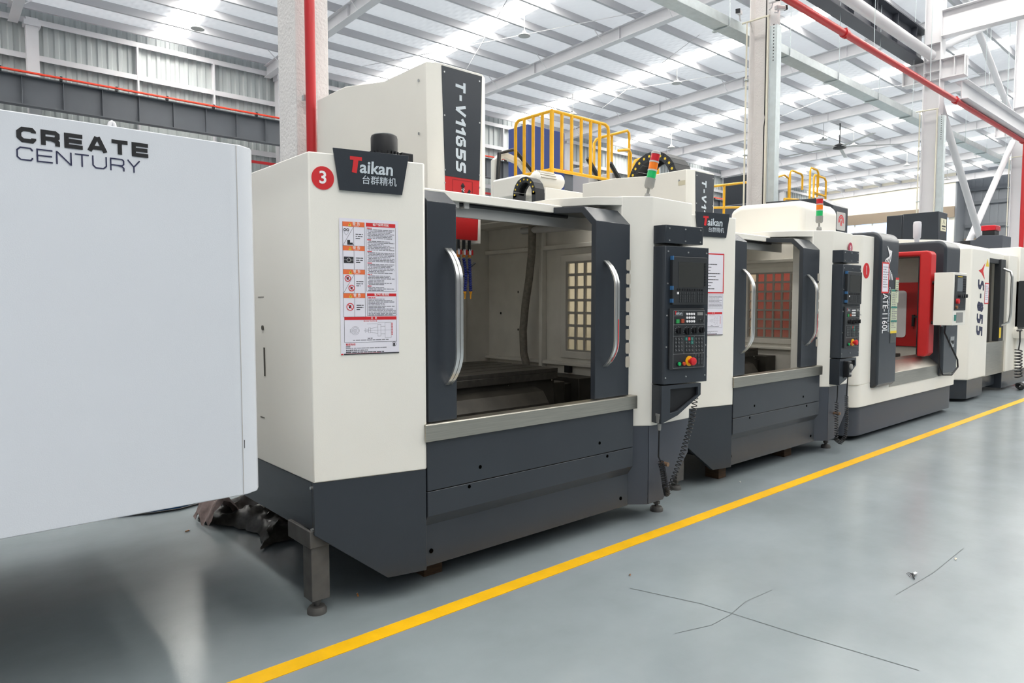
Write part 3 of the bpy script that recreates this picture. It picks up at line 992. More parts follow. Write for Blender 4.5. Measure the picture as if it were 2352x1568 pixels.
def door_handle(parent, x, z0, z1, bow, red=False, y0=.018):
    """bowed double flat bar in the y-z plane"""
    def prof(off):
        pts = []
        for i in range(21):
            s_ = i / 20
            z = z0 + (z1 - z0) * s_
            e = min(s_, 1 - s_) / .24
            d = bow * (math.sin(min(1, e) * PI / 2) ** .8)
            pts.append((y0 - d + off, z))
        return pts
    b = MB()
    a, c = prof(-.006), prof(.006)
    b.px(a + c[::-1], x - .022, x - .002)
    b.px(a + c[::-1], x + .002, x + .022)
    o = b.build('door_handle', ALU, parent, smooth=50)
    if red:
        a = prof(-.0065)[1:10]
        c = prof(-.0072)[1:10]
        MB().px(a + c[::-1], x + .006, x + .014).build('red_stripe', RED2, o)
    return o

def window_unit(parent, x, ya, yb, z0, z1, nc, nr, pane):
    """grid window in a wall facing -x; panes are separate"""
    fr = frame((x, 0, 0), 90)          # local x -> depth, local y -> -x
    b = MB(fr).rectring(ya - .07, yb + .07, z0 - .065, z1 + .065, .06, 0, .02)
    wf = b.build('window_frame', OFFW, parent, bevel=.004)
    pw, ph = (yb - ya) / nc, (z1 - z0) / nr
    g = MB(fr)
    gm = mat('window_grid_grey', '#a39f97', .5)
    for i in range(nc + 1):
        g.box(ya + pw * i - .011, ya + pw * i + .011, -.006, .014, z0 - .01, z1 + .01)
    for j in range(nr + 1):
        g.box(ya - .01, yb + .01, -.005, .013, z0 + ph * j - .011, z0 + ph * j + .011)
    g.build('window_grid', gm, wf)
    p0 = MB(fr).box(.011, pw - .011, 0, .004, .011, ph - .011).build('pane', pane, wf)
    n_ = 0
    for i in range(nc):
        for j in range(nr):
            o = p0 if n_ == 0 else copy_of(p0, wf)
            o.location = (0, ya + pw * i, z0 + ph * j)
            n_ += 1
    for yy, zz in ((ya - .04, z0 + .1), (ya - .04, z1 - .1), (yb + .04, z1 - .1), (yb + .04, (z0 + z1) / 2), (yb + .04, z0 + .1), (ya + .12, z1 + .035), (yb - .05, z1 + .035), (ya + .12, z0 - .035), (yb - .05, z0 - .035)):
        MB(fr).disc(yy, 0.0, zz, .008, 10, .004).build('screw', BLACK, wf)
    return wf

HOLE = mat('dark_hole', '#050505', .95, spec=.0)
def taikan(name, label, K, W, kind):
    t = thing(name, label, 'machine', (K[0], K[1], 0), group='cream and charcoal machining centres')
    L = (-.596, .128)
    FL = frame((L[0], L[1], 0), math.degrees(math.atan2(-.131, .596)))   # left cover face
    w = W
    hx_ = .78 if kind == 1 else 1.0
    # ---- enclosure sheet metal
    MB().pz([L, (-.012, .0), (.0, .01), (.02, .09), (.02, .5), (-.56, .5), (-.56, 1.9), (-.596, 1.9)], .70, 2.335).build('left_cover', CREAM, t, bevel=.006)
    MB(FL).py([(0, .70), (.602, .70), (.602, .14), (.382, .14), (0, .433)], .006, .05).build('left_skirt', DARK, t, bevel=.004)
    MB().box(-.592, -.55, .16, 1.9, .43, .70).build('side_skirt', DARK, t, bevel=.004)
    for z in (.455, .67):
        MB().tube([(-.6, .16, z), (-.59, .16, z)], .008, 8).build('screw', ALU, t)
    MB().box(-.6, -.5, .16, .26, .08, .45).box(-.61, -.45, .15, .42, .36, .45).build('support_leg', RUST, t, bevel=.004)
    levelling_foot(t, -.55, .21, .09, .05)
    # side seam, latch and slot on the left cover
    sm = mat('panel_gap', '#55524c', .7)
    MB().box(-.598, -.5955, .72, .8, 1.63, 1.634).box(-.598, -.5955, .74, .8, .95, .954).build('panel_seam', sm, t)
    MB().box(-.5985, -.5955, .715, .735, 1.19, 1.35).build('side_slot', sm, t)
    MB(frame((-.597, .74, 1.46), 0)).tube([(-.004, 0, 0), (.004, 0, 0)], .014, 12).build('side_latch', sm, t)
    # apron with folded band
    MB().px([(0, .857), (0, .575), (.02, .575), (.02, .857)], .0, w).build('front_panel', DARK, t, bevel=.003)
    MB().px([(0, .571), (0, .436), (.045, .372), (.045, .14), (.06, .14), (.06, .571)], .0, w).build('front_skirt', DARK, t, bevel=.003)
    for x, z in ((.365, .653), (w - .36, .651), (.285, .552), (w - .28, .549)):
        MB().disc(x, 0.0005, z, .011, 14, .002).build('plug_hole', HOLE, t)
    for x, z in ((.05, .223), (w - .08, .207)):
        MB().disc(x, .0455, z, .013, 14, .004).build('plug_hole', HOLE, t)
    MB().px([(-.018, .85), (-.018, .94), (-.012, .945), (.07, .945), (.07, .938), (-.008, .936), (-.008, .85)], -.02, w + .02).build('stainless_sill', STEEL, t, bevel=.002)
    MB().box(0, w, .06, .09, .5, .94).build('sill_back', IRON2, t)
    # ---- doors (folded over the top)
    dp = [(.018, .948), (.018, 2.145), (.13, 2.25), (.5, 2.28), (.5, 2.235), (.15, 2.208), (.06, 2.125), (.06, .948)]
    dq = [(.018, .948), (.018, 2.145), (.125, 2.22), (.2, 2.225), (.2, 2.19), (.14, 2.185), (.06, 2.125), (.06, .948)]
    dl = MB().px(dq, .022, .214).build('left_door', DARK, t, bevel=.003)
    door_handle(dl, .155, 1.145, 1.9, .105)
    if kind == 2:
        MB().box(.0, .0, 0, 0, 0, 0)
    xr = w - .39
    dr = MB().px(dp, xr, w - .035).build('right_door', DARK, t, bevel=.003)
    door_handle(dr, xr + .1, 1.165, 1.885, .1, True)
    wp = mat('door_window_pane', '#b9b2a6', .3)
    for i in range(8):
        MB().py(rrect(w - .075, w - .03, 1.145 + .097 * i, 1.222 + .097 * i, .012, 3), .014, .018).build('door_pane', wp, dr)
    # ---- roof strip and rail above the opening
    rf = MB().px([(.42, 2.235), (.42, 2.288), (.44, 2.295), (.8, 2.295), (.8, 2.27), (.45, 2.27), (.45, 2.235)], .02, w - .3).build('roof_strip', CREAM, t, bevel=.003)
    MB().tube([(.1, .47, 2.225), (w - .2, .47, 2.225)], .012, 8).build('door_rail', BLK2, rf, smooth=40)
    for x in (.52, .6):
        MB().box(x, x + .04, .45, .49, 2.2, 2.24).build('rail_hanger', LGREY, rf)
    MB().box(.02, w + .1, .5, .52, 2.15, 2.27).build('header_plate', LGREY, t, bevel=.002)
    # ---- right pillar and housing
    A, B, D = (w - .04, .09), (w + .137, -.042), (w + .64, -.03)
    MB().pz([A, (w + .13, -.037), B, (w + .15, -.045), D, (w + .64, .42), (w + .2, .42), (w - .04, .3)], .713, 2.35).build('right_housing', CREAM, t, bevel=.006)
    MB().pz([(w - .35, .5), (w - .192, .205), (w - .038, .088), (w + .2, .3), (w + .2, 2.1), (w - .02, 2.1), (w - .02, .95), (w - .35, .95)], 2.285, 2.345).build('roof_cover', CREAM, t, bevel=.004)
    MB().pz([(w + .01, .06), (w + .127, -.036), (w + .137, .0), (w + .137, .4), (w + .01, .4)], .14, .713).build('corner_skirt', DARK2, t, bevel=.003)
    MB(frame((w + .135, -.036, 0), 1)).py([(0, .713), (.5, .713), (.5, .45), (.18, .14), (0, .14)], 0, .03).build('right_skirt', DARK2, t, bevel=.003)
    MB().box(w + .33, w + .52, .05, .2, .12, .17).px([(.06, .17), (.19, .17), (.19, .6), (.17, .6)], w + .47, w + .49).px([(.06, .17), (.19, .17), (.19, .6), (.17, .6)], w + .36, w + .38).build('foot_bracket', RUST, t)
    levelling_foot(t, w + .43, .11, .13, .05)
    MB().tube([(w + .28, -.03, .42), (w + .28, -.1, .42)], .016, 10).build('drain_plug', mat('worn_brass', '#9a7b62', .4, .6), t, smooth=40)
    # outer right wall with the window and the back of the cabin
    xw = w + .42
    fr = frame((xw, 0, 0), 90)
    ya, yb, z0, z1 = .44, 1.06, 1.19, 1.945
    MB(fr).ring([(.42, .5), (2.15, .5), (2.15, 2.3), (.42, 2.3)], [(ya, z0), (yb, z0), (yb, z1), (ya, z1)], -.03, 0).build('right_wall', OFFW, t)
    window_unit(t, xw, ya, yb, z0, z1, 6, 7, PANE)
    MB().box(-.55, xw, 2.13, 2.16, .5, 2.33).build('back_wall', OFFW, t)
    MB().box(-.55, .02, .5, .53, .7, 2.3).build('inner_left_wall', OFFW, t)
    cw = MB()
    cw.box(xw - .06, xw, 1.32, 1.36, .9, 2.3).box(xw - .05, xw, .42, 2.13, 2.06, 2.1).box(xw - .05, xw, .42, 2.13, 1.06, 1.09)
    cw.box(xw - .35, xw - .3, 2.1, 2.13, .9, 2.3)
    cw.build('wall_ribs', OFFW, t, bevel=.006)
    for yy, zz in ((1.7, 1.35), (1.7, 1.7), (1.95, 1.5), (1.6, 2.1)):
        MB(fr).disc(yy, 0, zz, .012, 10, .006).build('bolt', RUST, t)
    MB().box(-.5, xw, .22, 2.13, .5, .56).build('chip_tray', IRON2, t)
    MB().px([(.1, .56), (.1, .75), (.7, .62), (.7, .56)], 0, xw).build('sloped_tray', IRON2, t)
    MB().box(-.56, xw, 1.3, 2.13, .56, .8).build('machine_bed', IRON2, t)
    MB().box(hx_ + .5, xw, .8, 2.13, 2.296, 2.31).build('interior_shade_panel', OFFW, t)  # unseen roof closing, added to darken the cabin interior
    MB().box(.15, w + .1, .35, 2.1, .139, .5).build('underside_shade_block', DARK, t, bevel=.01)  # block added below for support and to keep the underside dark
    # table with T-slots, saddle and telescopic covers
    tb = MB().box(.1, w - .14, .62, 1.48, 1.02, 1.075).build('work_table', IRON, t, bevel=.004)
    for i in range(5):
        MB().box(.1, w - .14, .62 + .176 * i, .62 + .176 * i + .152, 1.075, 1.105).build('table_strip', IRON, tb, bevel=.002)
    MB().box(.1, w - .14, .66, .7, .8, 1.02).px([(.5, .62), (.5, .87), (.56, .95), (.66, .98), (.66, .62)], -.1, w - .35).box(.2, w - .3, .7, 1.4, .62, 1.02).build('saddle', IRON2, t, bevel=.004)
    tl = MB().box(w - .14, w + .06, .74, 1.42, .72, .975).build('telescopic_cover', IRON2, t, bevel=.004)
    MB().box(w + .06, w + .18, .78, 1.38, .7, .95).build('cover_section', IRON2, tl, bevel=.004)
    MB().box(w + .18, xw - .02, .70, 1.44, .72, .99).build('cover_section', IRON2, tl, bevel=.004)
    for x, y_, z in ((.66, .655, .985), (1.15, .655, 1.0), (w - .17, .655, 1.01)):
        MB().disc(x, y_ + .003, z, .007, 8, .004).build('bolt', CHROME, tl)
    MB().box(xw - .04, xw, 1.0, 1.06, 1.0, 1.06).build('limit_block', BLACK, t)
    # ---- spindle head rising through the roof
    hx = .78 if kind == 1 else 1.0
    hw = .37
    hy, hz = (.95, 3.28) if kind == 1 else (1.1, 3.04)
    hb = 1.75
    plan = [(hx, hy), (hx + hw, hy), (hx + hw + .07, hy + .05), (hx + hw + .07, hy + .62), (hx + hw + .23, hy + .93), (hx + hw + .23, hy + 1.42), (hx - .25, hy + 1.42), (hx - .25, hy + .93), (hx - .09, hy + .62), (hx - .09, hy + .05)]
    hd = MB().pz(plan, 2.36, hz).build('spindle_head_cover', CREAM, t, bevel=.006)
    MB().box(hx - .02, hx + hw + .0, hy + .02, hy + .5, 2.04, 2.36).build('head_lower_cover', CREAM, hd, bevel=.004)
    sz0 = hz - .78
    sg = MB().py([(hx + .03, sz0), (hx + hw - .03, sz0), (hx + hw - .005, hz - .02), (hx + .005, hz - .02)], hy - .006, hy).build('model_sign', DARK, hd, label='charcoal model sign with pale letters')
    lt = MB()
    if kind == 1:
        word(lt, 'T-V1165S', hx + .122, hy - .0075, hz - .095, .09, .8, .24, .2, True, .1, {'1': .5, '-': .55, 'V': .95})
    else:
        word(lt, 'T-V1165S', hx + .122, hy - .0075, hz - .095, .09, .8, .24, .2, True, .1, {'1': .5, '-': .55, 'V': .95})
    lt.build('lettering', LETTER, sg, flat=True)
    if kind == 1:
        rp = MB().py([(hx + .04, 2.06), (hx + hw - .05, 2.06), (hx + hw - .03, sz0), (hx + .03, sz0)], hy - .004, hy + .02).build('red_panel', RED, hd, label='red front panel with axis arrows')
        ax = MB()
        cx, cz = hx + hw / 2, 2.40
        ax.ribbon([(cx, cz - .05), (cx, cz + .045)], .022, hy - .0062).ribbon([(cx - .07, cz - .055), (cx + .07, cz - .055)], .02, hy - .0062)
        ax.add([(cx - .022, hy - .0062, cz + .04), (cx + .022, hy - .0062, cz + .04), (cx, hy - .0062, cz + .068)], [(0, 1, 2)])
        ax.ribbon([(cx + .04, cz - .02), (cx + .065, cz + .02)], .02, hy - .0062)
        ax.build('axis_arrows', BLACK, rp, flat=True)
        al = MB()
        al.text('+Z', cx, hy - .0068, cz + .015, .026, off=.02, rot=0).text('+X', cx - .06, hy - .0068, cz - .055, .026, off=.02).text('X-', cx + .06, hy - .0068, cz - .055, .026, off=.02)
        al.build('lettering', LETW, rp, flat=True)
        MB().rectring(cx - .09, cx + .09, cz - .09, cz + .085, .003, hy - .0055, hy - .004).build('print_border', mat('dark_red', '#8a1518', .5), rp)
        MB().box(hx + .12, hx + .22, hy - .0055, hy - .004, 2.31, 2.35).build('data_plate', PAPER, rp)
        MB().disc(hx + .21, hy - .004, 2.25, .018, 18, .006).build('plug', LGREY, rp)
    for x in (hx + .025, hx + hw - .03):
        for z in (hz - .06, sz0 + .42, sz0 + .04, sz0 - .05):
            MB().disc(x, hy - .006, z, .006, 8, .003).build('screw', ALU, hd)
    for yy, zz in ((hy + .14, hz - .11), (hy + .14, hz - .48)):
        MB().tube([(hx - .096, yy, zz), (hx - .088, yy, zz)], .011, 8).build('screw', ALU, hd)
    if kind == 2:
        tape = mat('old_tape_mark', '#d2cbb2', .6)
        for yy, zz in ((hy + .1, hz - .14), (hy + .1, hz - .4)):
            MB().box(hx - .0925, hx - .09, yy - .04, yy + .05, zz - .025, zz + .025).build('tape_mark', tape, hd)
    # coolant valves and jointed hoses under the head
    if kind == 1:
        for i, (x, l) in enumerate(((.886, .14), (.937, .24), (.988, .24))):
            nz = MB().tube([(x, .9, 2.05), (x, .9, 1.975)], .013, 8).build('coolant_valve', BLACK, hd)
            MB().box(x - .009, x + .009, .888, .892, 1.945, 1.985).build('valve_label', PAPER, nz)
            MB().box(x + .013, x + .028, .89, .905, 1.945, 1.98).build('valve_lever', RED, nz)
            MB().tube([(x, .9, 1.98), (x, .9, 1.93)], .009, 8).lathe([(.012, 0), (.012, .014)], (x, .9, 1.928), 10).build('orange_joint', mat('orange_joint', '#c8741c', .45), nz)
            n_ = int(l / .017)
            hs = MB()
            for j in range(n_):
                zz = 1.92 - .017 * j
                xx = x + .012 * math.sin(j * .25) * (0 if i == 2 else 1) + .004 * j * (.2 if i else .3)
                hs.lathe([(.008, 0), (.0135, -.006), (.0135, -.011), (.008, -.017)], (xx, .9, zz), 9)
            hs.build('jointed_hose', BHOSE, nz, smooth=50)
            if i:
                MB().lathe([(.012, 0), (.011, -.012), (.006, -.02), (.005, -.055)], (xx, .9, 1.92 - .017 * n_), 10).build('nozzle_tip', mat('orange_tip', '#df9a1c', .45), nz, smooth=50)
        bk = MB()
        for j in range(16):
            s_ = j / 15
            bk.lathe([(.007, 0), (.012, .006), (.007, .013)], (.9 + .16 * s_, .93, 1.835 - .05 * math.sin(PI * min(1, s_ * 1.4)) + .11 * max(0, s_ - .55)), 8)
        bk.build('jointed_hose', mat('charcoal_hose', '#33363c', .4), hd, smooth=50)
        hp = [(2.05, 1.37, 2.27), (2.05, 1.375, 2.04), (2.05, 1.41, 1.81), (2.05, 1.46, 1.58), (2.05, 1.49, 1.345), (2.05, 1.48, 1.15), (2.05, 1.42, .98)]
        MB().tube(hp, .035, 12).build('corrugated_hose', mat('dark_sleeve', '#7a746a', .6, var=(40, .2)), t, smooth=50)
        MB().tube([(2.05, 1.5, 2.24), (2.05, .8, 2.22)], .03, 10).build('feed_pipe', LGREY, t, smooth=50)
    # ---- name sign, stickers, posters
    s0 = MB(FL).py([(.118, 2.362), (.512, 2.362), (.474, 2.158), (.148, 2.158)], -.012, -.002).build('name_sign', DARK, t, bevel=.001, label='charcoal trapezoid name sign with red and pale letters')
    taikan_logo(s0, FL, .315, 2.272, 1.05, -.0135)
    if kind == 1:
        st = MB(FL).disc(.069, -.001, 2.211, .057, 32, .002, rx=.055).build('number_sticker', RED2, t, label='round red sticker with white 3')
        MB(FL).text('3', .069, -.0045, 2.211, .085, off=.02).build('lettering', LETW, st, flat=True)
        poster(t, FL, .146, .452, 1.337, 2.022)
        # pump motor and lifting eye on the left cover top
        mo = MB().lathe([(.085, 0), (.085, .12), (.078, .12), (.078, .2), (.074, .213), (.05, .216)], (.05, .5, 2.36), 24).lathe([(.07, 0), (.07, .03)], (.05, .5, 2.335), 20).build('pump_motor', BLACK, t, smooth=40, label='black finned pump motor')
        for i in range(24):
            a = 2 * PI * i / 24
            MB(Matrix.Translation((.05, .5, 0)) @ Matrix.Rotation(a, 4, 'Z')).box(.08, .094, -.004, .004, 2.365, 2.475).build('cooling_fin', BLACK, mo)
        MB().lathe([(.062, .213), (.064, .22), (.03, .223)], (.05, .5, 2.36), 20).build('fan_cap', ALU, mo, smooth=40)
        MB().box(.12, .2, .42, .52, 2.335, 2.48).build('terminal_box', BLACK, mo, bevel=.005)
        MB().box(.14, .2, .398, .4, 2.345, 2.365).build('warning_label', PRINTY, mo)
        MB().tube([(-.19 + .028 * math.cos(2 * PI * i / 16), .46 + .01 * math.cos(2 * PI * i / 16), 2.385 + .03 * math.sin(2 * PI * i / 16)) for i in range(16)], .01, 8, True).lathe([(.018, 0), (.018, .02)], (-.19, .46, 2.335), 12).build('lifting_eye', CHROME, t, smooth=50)
        MB().lathe([(.09, 0), (.09, .02), (.07, .028)], (-.33, .33, 2.335), 24).build('tank_lid', BLACK, t, smooth=40)
    else:
        poster(t, FL, .20, .46, 1.32, 2.03, redframe=True)
        st = MB().disc(w + .55, -.046, 2.19, .06, 28, .002, rx=.05).build('number_sticker', mat('magenta_print', '#b5304f', .5), t, label='small round red sticker above the pendant')
        MB().text('8', w + .55, -.0495, 2.19, .07, off=.01).build('lettering', LETW, st, flat=True)
    pendant(t, w, -10 if kind == 1 else -1)
    beacon(t, w + .42, .24, 2.35, 11 if kind == 1 else 0)
    MB().box(w + .52, w + .62, .1, .36, 2.35, 2.37).build('roof_plate', CREAM, t, bevel=.003)
    if kind == 1:
        MB().lathe([(.055, 0), (.055, .04), (.045, .045)], (w + .5, .36, 2.37), 20).build('roof_cap', BLACK, t, smooth=40)
    return t

m3 = taikan('machining_centre', 'nearest cream machining centre with tall head sign, notice poster and red 3 sticker', (2.07, 3.05), 1.76, 1)
m2 = taikan('machining_centre', 'second cream machining centre with red framed sheet, between the nearest one and the dark one', (5.43, 3.215), 1.68, 2)

# handheld control leads: plugs and coiled cables
def lead(label, pts_top, low, pts_end, r=.016, plug=True, turns=(34, 22)):
    t = thing('coiled_cable', label, 'cable', (0, 0, 0), group='coiled handwheel cables')
    MB().tube(pts_top, .006, 6).build('cable_tail', BLACK, t, smooth=40)
    coil([pts_top[-1]] + low[0], r, turns[0], .0038).build('coil', BLACK, t, smooth=60)
    coil(low[1] + [pts_end[0]], r, turns[1], .0038).build('coil', BLACK, t, smooth=60)
    MB().tube(pts_end, .006, 6).build('cable_tail', BLACK, t, smooth=40)
    if plug:
        e = pts_end[-1]
        MB().lathe([(.012, 0), (.014, .05), (.022, .055), (.024, .1), (.028, .105), (.028, .12)], (e[0], e[1], e[2] - .01), 14).build('plug', GREY, t, smooth=40)
    return t
lead('black coiled cable hanging from the pendant of the nearest cream machine',
     [(4.40, 2.93, 1.0), (4.41, 2.92, .93), (4.385, 2.91, .9)],
     ([(4.36, 2.92, .72), (4.27, 2.93, .5), (4.18, 2.95, .3), (4.1, 2.95, .2)], [(4.1, 2.95, .2), (4.05, 2.93, .28), (4.02, 2.93, .4)]),
     [(4.0, 2.935, .46), (3.98, 2.94, .5), (3.985, 2.94, .7)], .02, True, (27, 20))
lead('black coiled cable looping down from the pendant of the second cream machine',
     [(7.50, 3.1, 1.0), (7.52, 3.1, .8), (7.5, 3.1, .6)],
     ([(7.52, 3.1, .3), (7.5, 3.1, .17)], [(7.5, 3.1, .17), (7.38, 3.1, .11), (7.27, 3.1, .16), (7.27, 3.1, .3)]),
     [(7.29, 3.11, .55), (7.3, 3.11, .62), (7.3, 3.11, .74)], .018, True, (20, 26))
t = thing('handwheel_unit', 'small black handwheel hung on the pendant shelf of the second cream machine', 'remote', (7.36, 3.04, .82))
MB().box(-.04, .04, -.03, .03, 0, .17).build('case', BLACK, t, bevel=.01)
MB(Matrix.Translation((0, -.03, .11)) @ Matrix.Rotation(PI / 2, 4, 'X')).lathe([(.03, 0), (.03, .015), (.02, .02)], n=18).build('dial', GREY, t, smooth=40)
MB().box(-.025, -.005, -.045, -.03, .03, .05).build('switch_knob', LGREY, t)
# red cabinet seen through the window of the second machine
t = thing('tool_cabinet', 'red cabinet glimpsed through the side window of the second cream machine', 'cabinet', (7.82, 3.7, 0))
CABRED = mat('bright_red_enamel', '#e2474c', .4)
MB().box(-.03, .12, 0, .62, .06, .95).build('lower_body', DARK, t, bevel=.01)
MB().box(-.03, .12, 0, .62, .95, 2.05).build('upper_body', CABRED, t, bevel=.01)
MB().box(-.045, -.03, .02, .6, .98, 2.0).build('door', CABRED, t, bevel=.004)
MB().box(-.06, -.045, .06, .08, 1.0, 1.15).build('handle', CHROME, t)
for a in (0, .5):
    MB().box(0, .1, a + .03, a + .09, 0, .06).build('foot', BLACK, t)

# ================================================================ white cabinet at the left edge
def WB(t, fr=None):
    T = Matrix.Translation(-Vector(t.location))
    return MB(T @ fr if fr is not None else T)
t = thing('machine_cabinet', 'big white overhanging machine cabinet with bold black lettering at the left edge', 'cabinet', (-1.4, 2.9, 0))
bd = WB(t).pz([(-2.6, 2.9), (1.0, 2.9), (1.048, 2.9), (1.10, 2.93), (1.12, 2.97), (1.12, 3.6), (-2.6, 3.6)], .785, 2.252).build('cabinet_shell', WHITE, t, bevel=.004)
WB(t).box(1.030, 1.0325, 2.8985, 2.9, .79, 2.248).build('door_gap', mat('white_seam', '#b9b6b2', .6), t)
b = WB(t)
word(b, 'CREATE', .291, 2.8985, 2.15, .053, 1.06, .27, .245, widths={'T': 1.0, 'A': 1.25})
b.build('lettering', LETK, bd, flat=True)
b = WB(t)
word(b, 'CENTURY', .289, 2.8985, 2.089, .046, 1.03, .105, .21, widths={'T': .95, 'Y': .95})
b.build('lettering', LETN, bd, flat=True)
WB(t).tube([(.603, 3.05, 2.252), (.603, 3.05, 2.285), (.606, 3.05, 2.295), (.612, 3.05, 2.3), (.618, 3.05, 2.295), (.62, 3.05, 2.285), (.62, 3.05, 2.252)], .008, 8).build('lifting_eye', WSTEEL, t, smooth=50)
WB(t).box(1.0375, 1.0395, 2.8982, 2.9, .985, 1.02).build('paint_chip', BLACK, t)
WB(t).px([(3.6, .62), (4.25, .43), (5.25, .43), (5.25, 2.2), (3.6, 2.2)], -2.6, 1.08).build('machine_body', WHITE, t, bevel=.006)
WB(t).box(-2.6, -.3, .7, 2.9, .12, 2.252).build('shade_wing', WHITE, t, bevel=.01)  # out-of-view section added to shade the floor at lower left
WB(t).box(-2.5, -.4, .8, 2.85, 0, .12).build('shade_wing_plinth', DARK, t)  # foot of the added shading section
WB(t).box(-2.5, -.04, 2.98, 5.1, .1, .785).build('machine_base', DARK, t, bevel=.006)  # out-of-view base, made solid to block light from the left
for x, y in ((-2.3, 3.2), (-2.3, 4.9), (-.3, 3.2), (-.3, 4.9)):
    WB(t).lathe([(.06, 0), (.06, .02), (.02, .03), (.02, .11)], (x, y, 0), 14).build('levelling_foot', RUST, t)

# ================================================================ dark and red machining centre
t = thing('machining_centre', 'charcoal and cream machining centre with open red door and rounded dark side panels', 'machine', (9.8, 3.4, 0))
WB(t).pz(rrect(8.02, 11.55, 3.24, 5.3, .2, 6), .06, .40).build('base', DARK2, t, bevel=.006)
for x, y in ((8.5, 3.7), (11.2, 3.7), (8.5, 4.9), (11.2, 4.9)):
    WB(t).lathe([(.07, 0), (.07, .03), (.03, .035), (.03, .07)], (x, y, 0), 14).build('levelling_foot', RUST, t)
WB(t).pz(rrect(8.0, 11.58, 3.21, 5.3, .16, 6), .40, .66).build('lower_body', CREAM, t, bevel=.006)
WB(t).pz(rrect(8.0, 9.0, 3.21, 5.2, .12, 6, (1, 0, 0, 1)), .66, 2.36).build('left_body', CREAM, t, bevel=.006)
WB(t).box(11.25, 11.58, 3.4, 5.2, .66, 2.36).build('right_body', CREAM, t, bevel=.01)
def hoodprof(y0, y1, yv, z0, z1, zi, r=.12, n=6):
    """inverted L in the y-z plane, rounded at the top front"""
    out = [(yv, z0), (y0 + .04, z0), (y0, z0 + .05)]
    out += [(y0 + r - r * math.cos(PI / 2 * i / n), z1 - r + r * math.sin(PI / 2 * i / n)) for i in range(n + 1)]
    return out + [(y1, z1), (y1, zi), (yv, zi)]
lp = WB(t).px(hoodprof(3.13, 4.3, 3.28, .6, 2.425, 2.35), 8.40, 8.96).build('left_dark_panel', DARK, t, bevel=.03, seg=4)
FA = Matrix.Translation(-Vector(t.location))
b = MB(FA)
b.text('ATE-1160L', 8.55, 3.126, 1.475, .22, off=.004, rot=-PI / 2, sx=.46)
b.build('lettering', LETW, lp, flat=True)
MB(FA).text('CNC vertical machining center', 8.675, 3.126, 1.52, .085, rot=-PI / 2, sx=.5).build('lettering', LETTER, lp, flat=True)
zz = MB(FA)
for i in range(4):
    o = .045 * i
    zz.ribbon([(8.5 + o, 2.05), (8.54 + o, 2.10), (8.66 + o * .35, 2.14 + .02 * i), (8.58 + o * .2, 2.26 - .015 * i)], .018, 3.1265 - .0002 * i)
    zz.ribbon([(8.62 + o, 1.87), (8.63 + o * .8, 1.94 - .01 * i), (8.66 + o * .5, 2.0 - .02 * i)], .018, 3.1265 - .0002 * i)
zz.build('emblem', LETW, lp, flat=True, label='white striped zigzag emblem')
def sheet(parent, fr, x0, x1, z0, z1, y, border, rows, m_=PAPER, nm='framed_sheet'):
    s_ = MB(fr).box(x0, x1, y - .002, y, z0, z1).build(nm, m_, parent)
    if border:
        MB(fr).rectring(x0, x1, z0, z1, .018, y - .003, y - .001).build('red_border', RED2, s_)
    q = MB(fr)
    rnd = random.Random(int(x0 * 100) + int(z0 * 50))
    for i in range(rows):
        z = z1 - .06 - (z1 - z0 - .1) * i / rows
        xa = x0 + (x1 - x0) * .16
        while xa < x0 + (x1 - x0) * rnd.uniform(.55, .85):
            l = rnd.uniform(.02, .06)
            q.add([(xa, y - .0035, z), (xa + l, y - .0035, z), (xa + l, y - .0035, z + .008), (xa, y - .0035, z + .008)], [(0, 1, 2, 3)])
            xa += l + .01
    o = q.build('print_lines', PRINTG, s_, flat=True)
    o['kind'] = 'stuff'
    return s_
sheet(lp, FA, 8.43, 8.64, 1.71, 2.07, 3.127, True, 9)
CARD = mat('greenish_card', '#c9cfb4', .6)
n1 = sheet(lp, FA, 8.73, 8.93, 1.24, 1.76, 3.1285, False, 20, CARD, 'notice_card')
for z in (1.735, 1.535, 1.37):
    MB(FA).box(8.735, 8.925, 3.1235, 3.125, z, z + .02).build('green_bar', TEAL, n1)
MB(FA).box(8.735, 8.925, 3.1235, 3.125, 1.235, 1.265).build('yellow_bar', PRINTY, n1)
sheet(lp, FA, 8.85, 8.95, 1.6, 1.9, 3.1255, False, 8, CARD, 'notice_card')
MB(FA).box(8.85, 8.95, 3.1225, 3.124, 1.875, 1.9).build('red_bar', RED2, n1)
MB(FA).box(8.74, 8.92, 3.1265, 3.1285, 1.12, 1.23).build('clear_pocket', SCREEN, lp)
st = MB(FA).disc(8.2, 3.209, 1.965, .088, 32, .003, rx=.085).build('number_sticker', RED2, t, label='round red sticker with white 1')
MB(FA).text('1', 8.2, 3.2045, 1.965, .15, off=-.005).build('lettering', LETW, st, flat=True)
# interior
WB(t).box(9.2, 10.75, 3.3, 3.6, .5, .7).box(9.2, 11.2, 3.6, 5.0, .6, .72).build('chip_tray', IRON2, t)
WB(t).box(9.0, 11.25, 4.95, 5.0, .66, 2.35).build('back_wall', OFFW, t)
iw = WB(t).box(11.2, 11.24, 3.42, 4.95, .66, 2.35).build('inner_right_wall', OFFW, t)
WB(t).box(11.17, 11.2, 3.62, 4.35, .95, 1.9).build('red_inner_door', RED, iw, bevel=.006)
fr = FA @ frame((11.165, 0, 0), 90)
MB(fr).py(rrect(3.78, 4.2, 1.08, 1.78, .05, 4), 0, .006).build('inner_window', LETW, iw)
MB(fr).box(3.66, 3.69, 0, .05, 1.25, 1.42).box(3.6, 3.68, .04, .06, 1.38, 1.41).build('inner_handle', BLACK, iw)
WB(t).box(9.4, 10.9, 3.75, 4.4, .72, .86).build('work_table', IRON, t, bevel=.01)
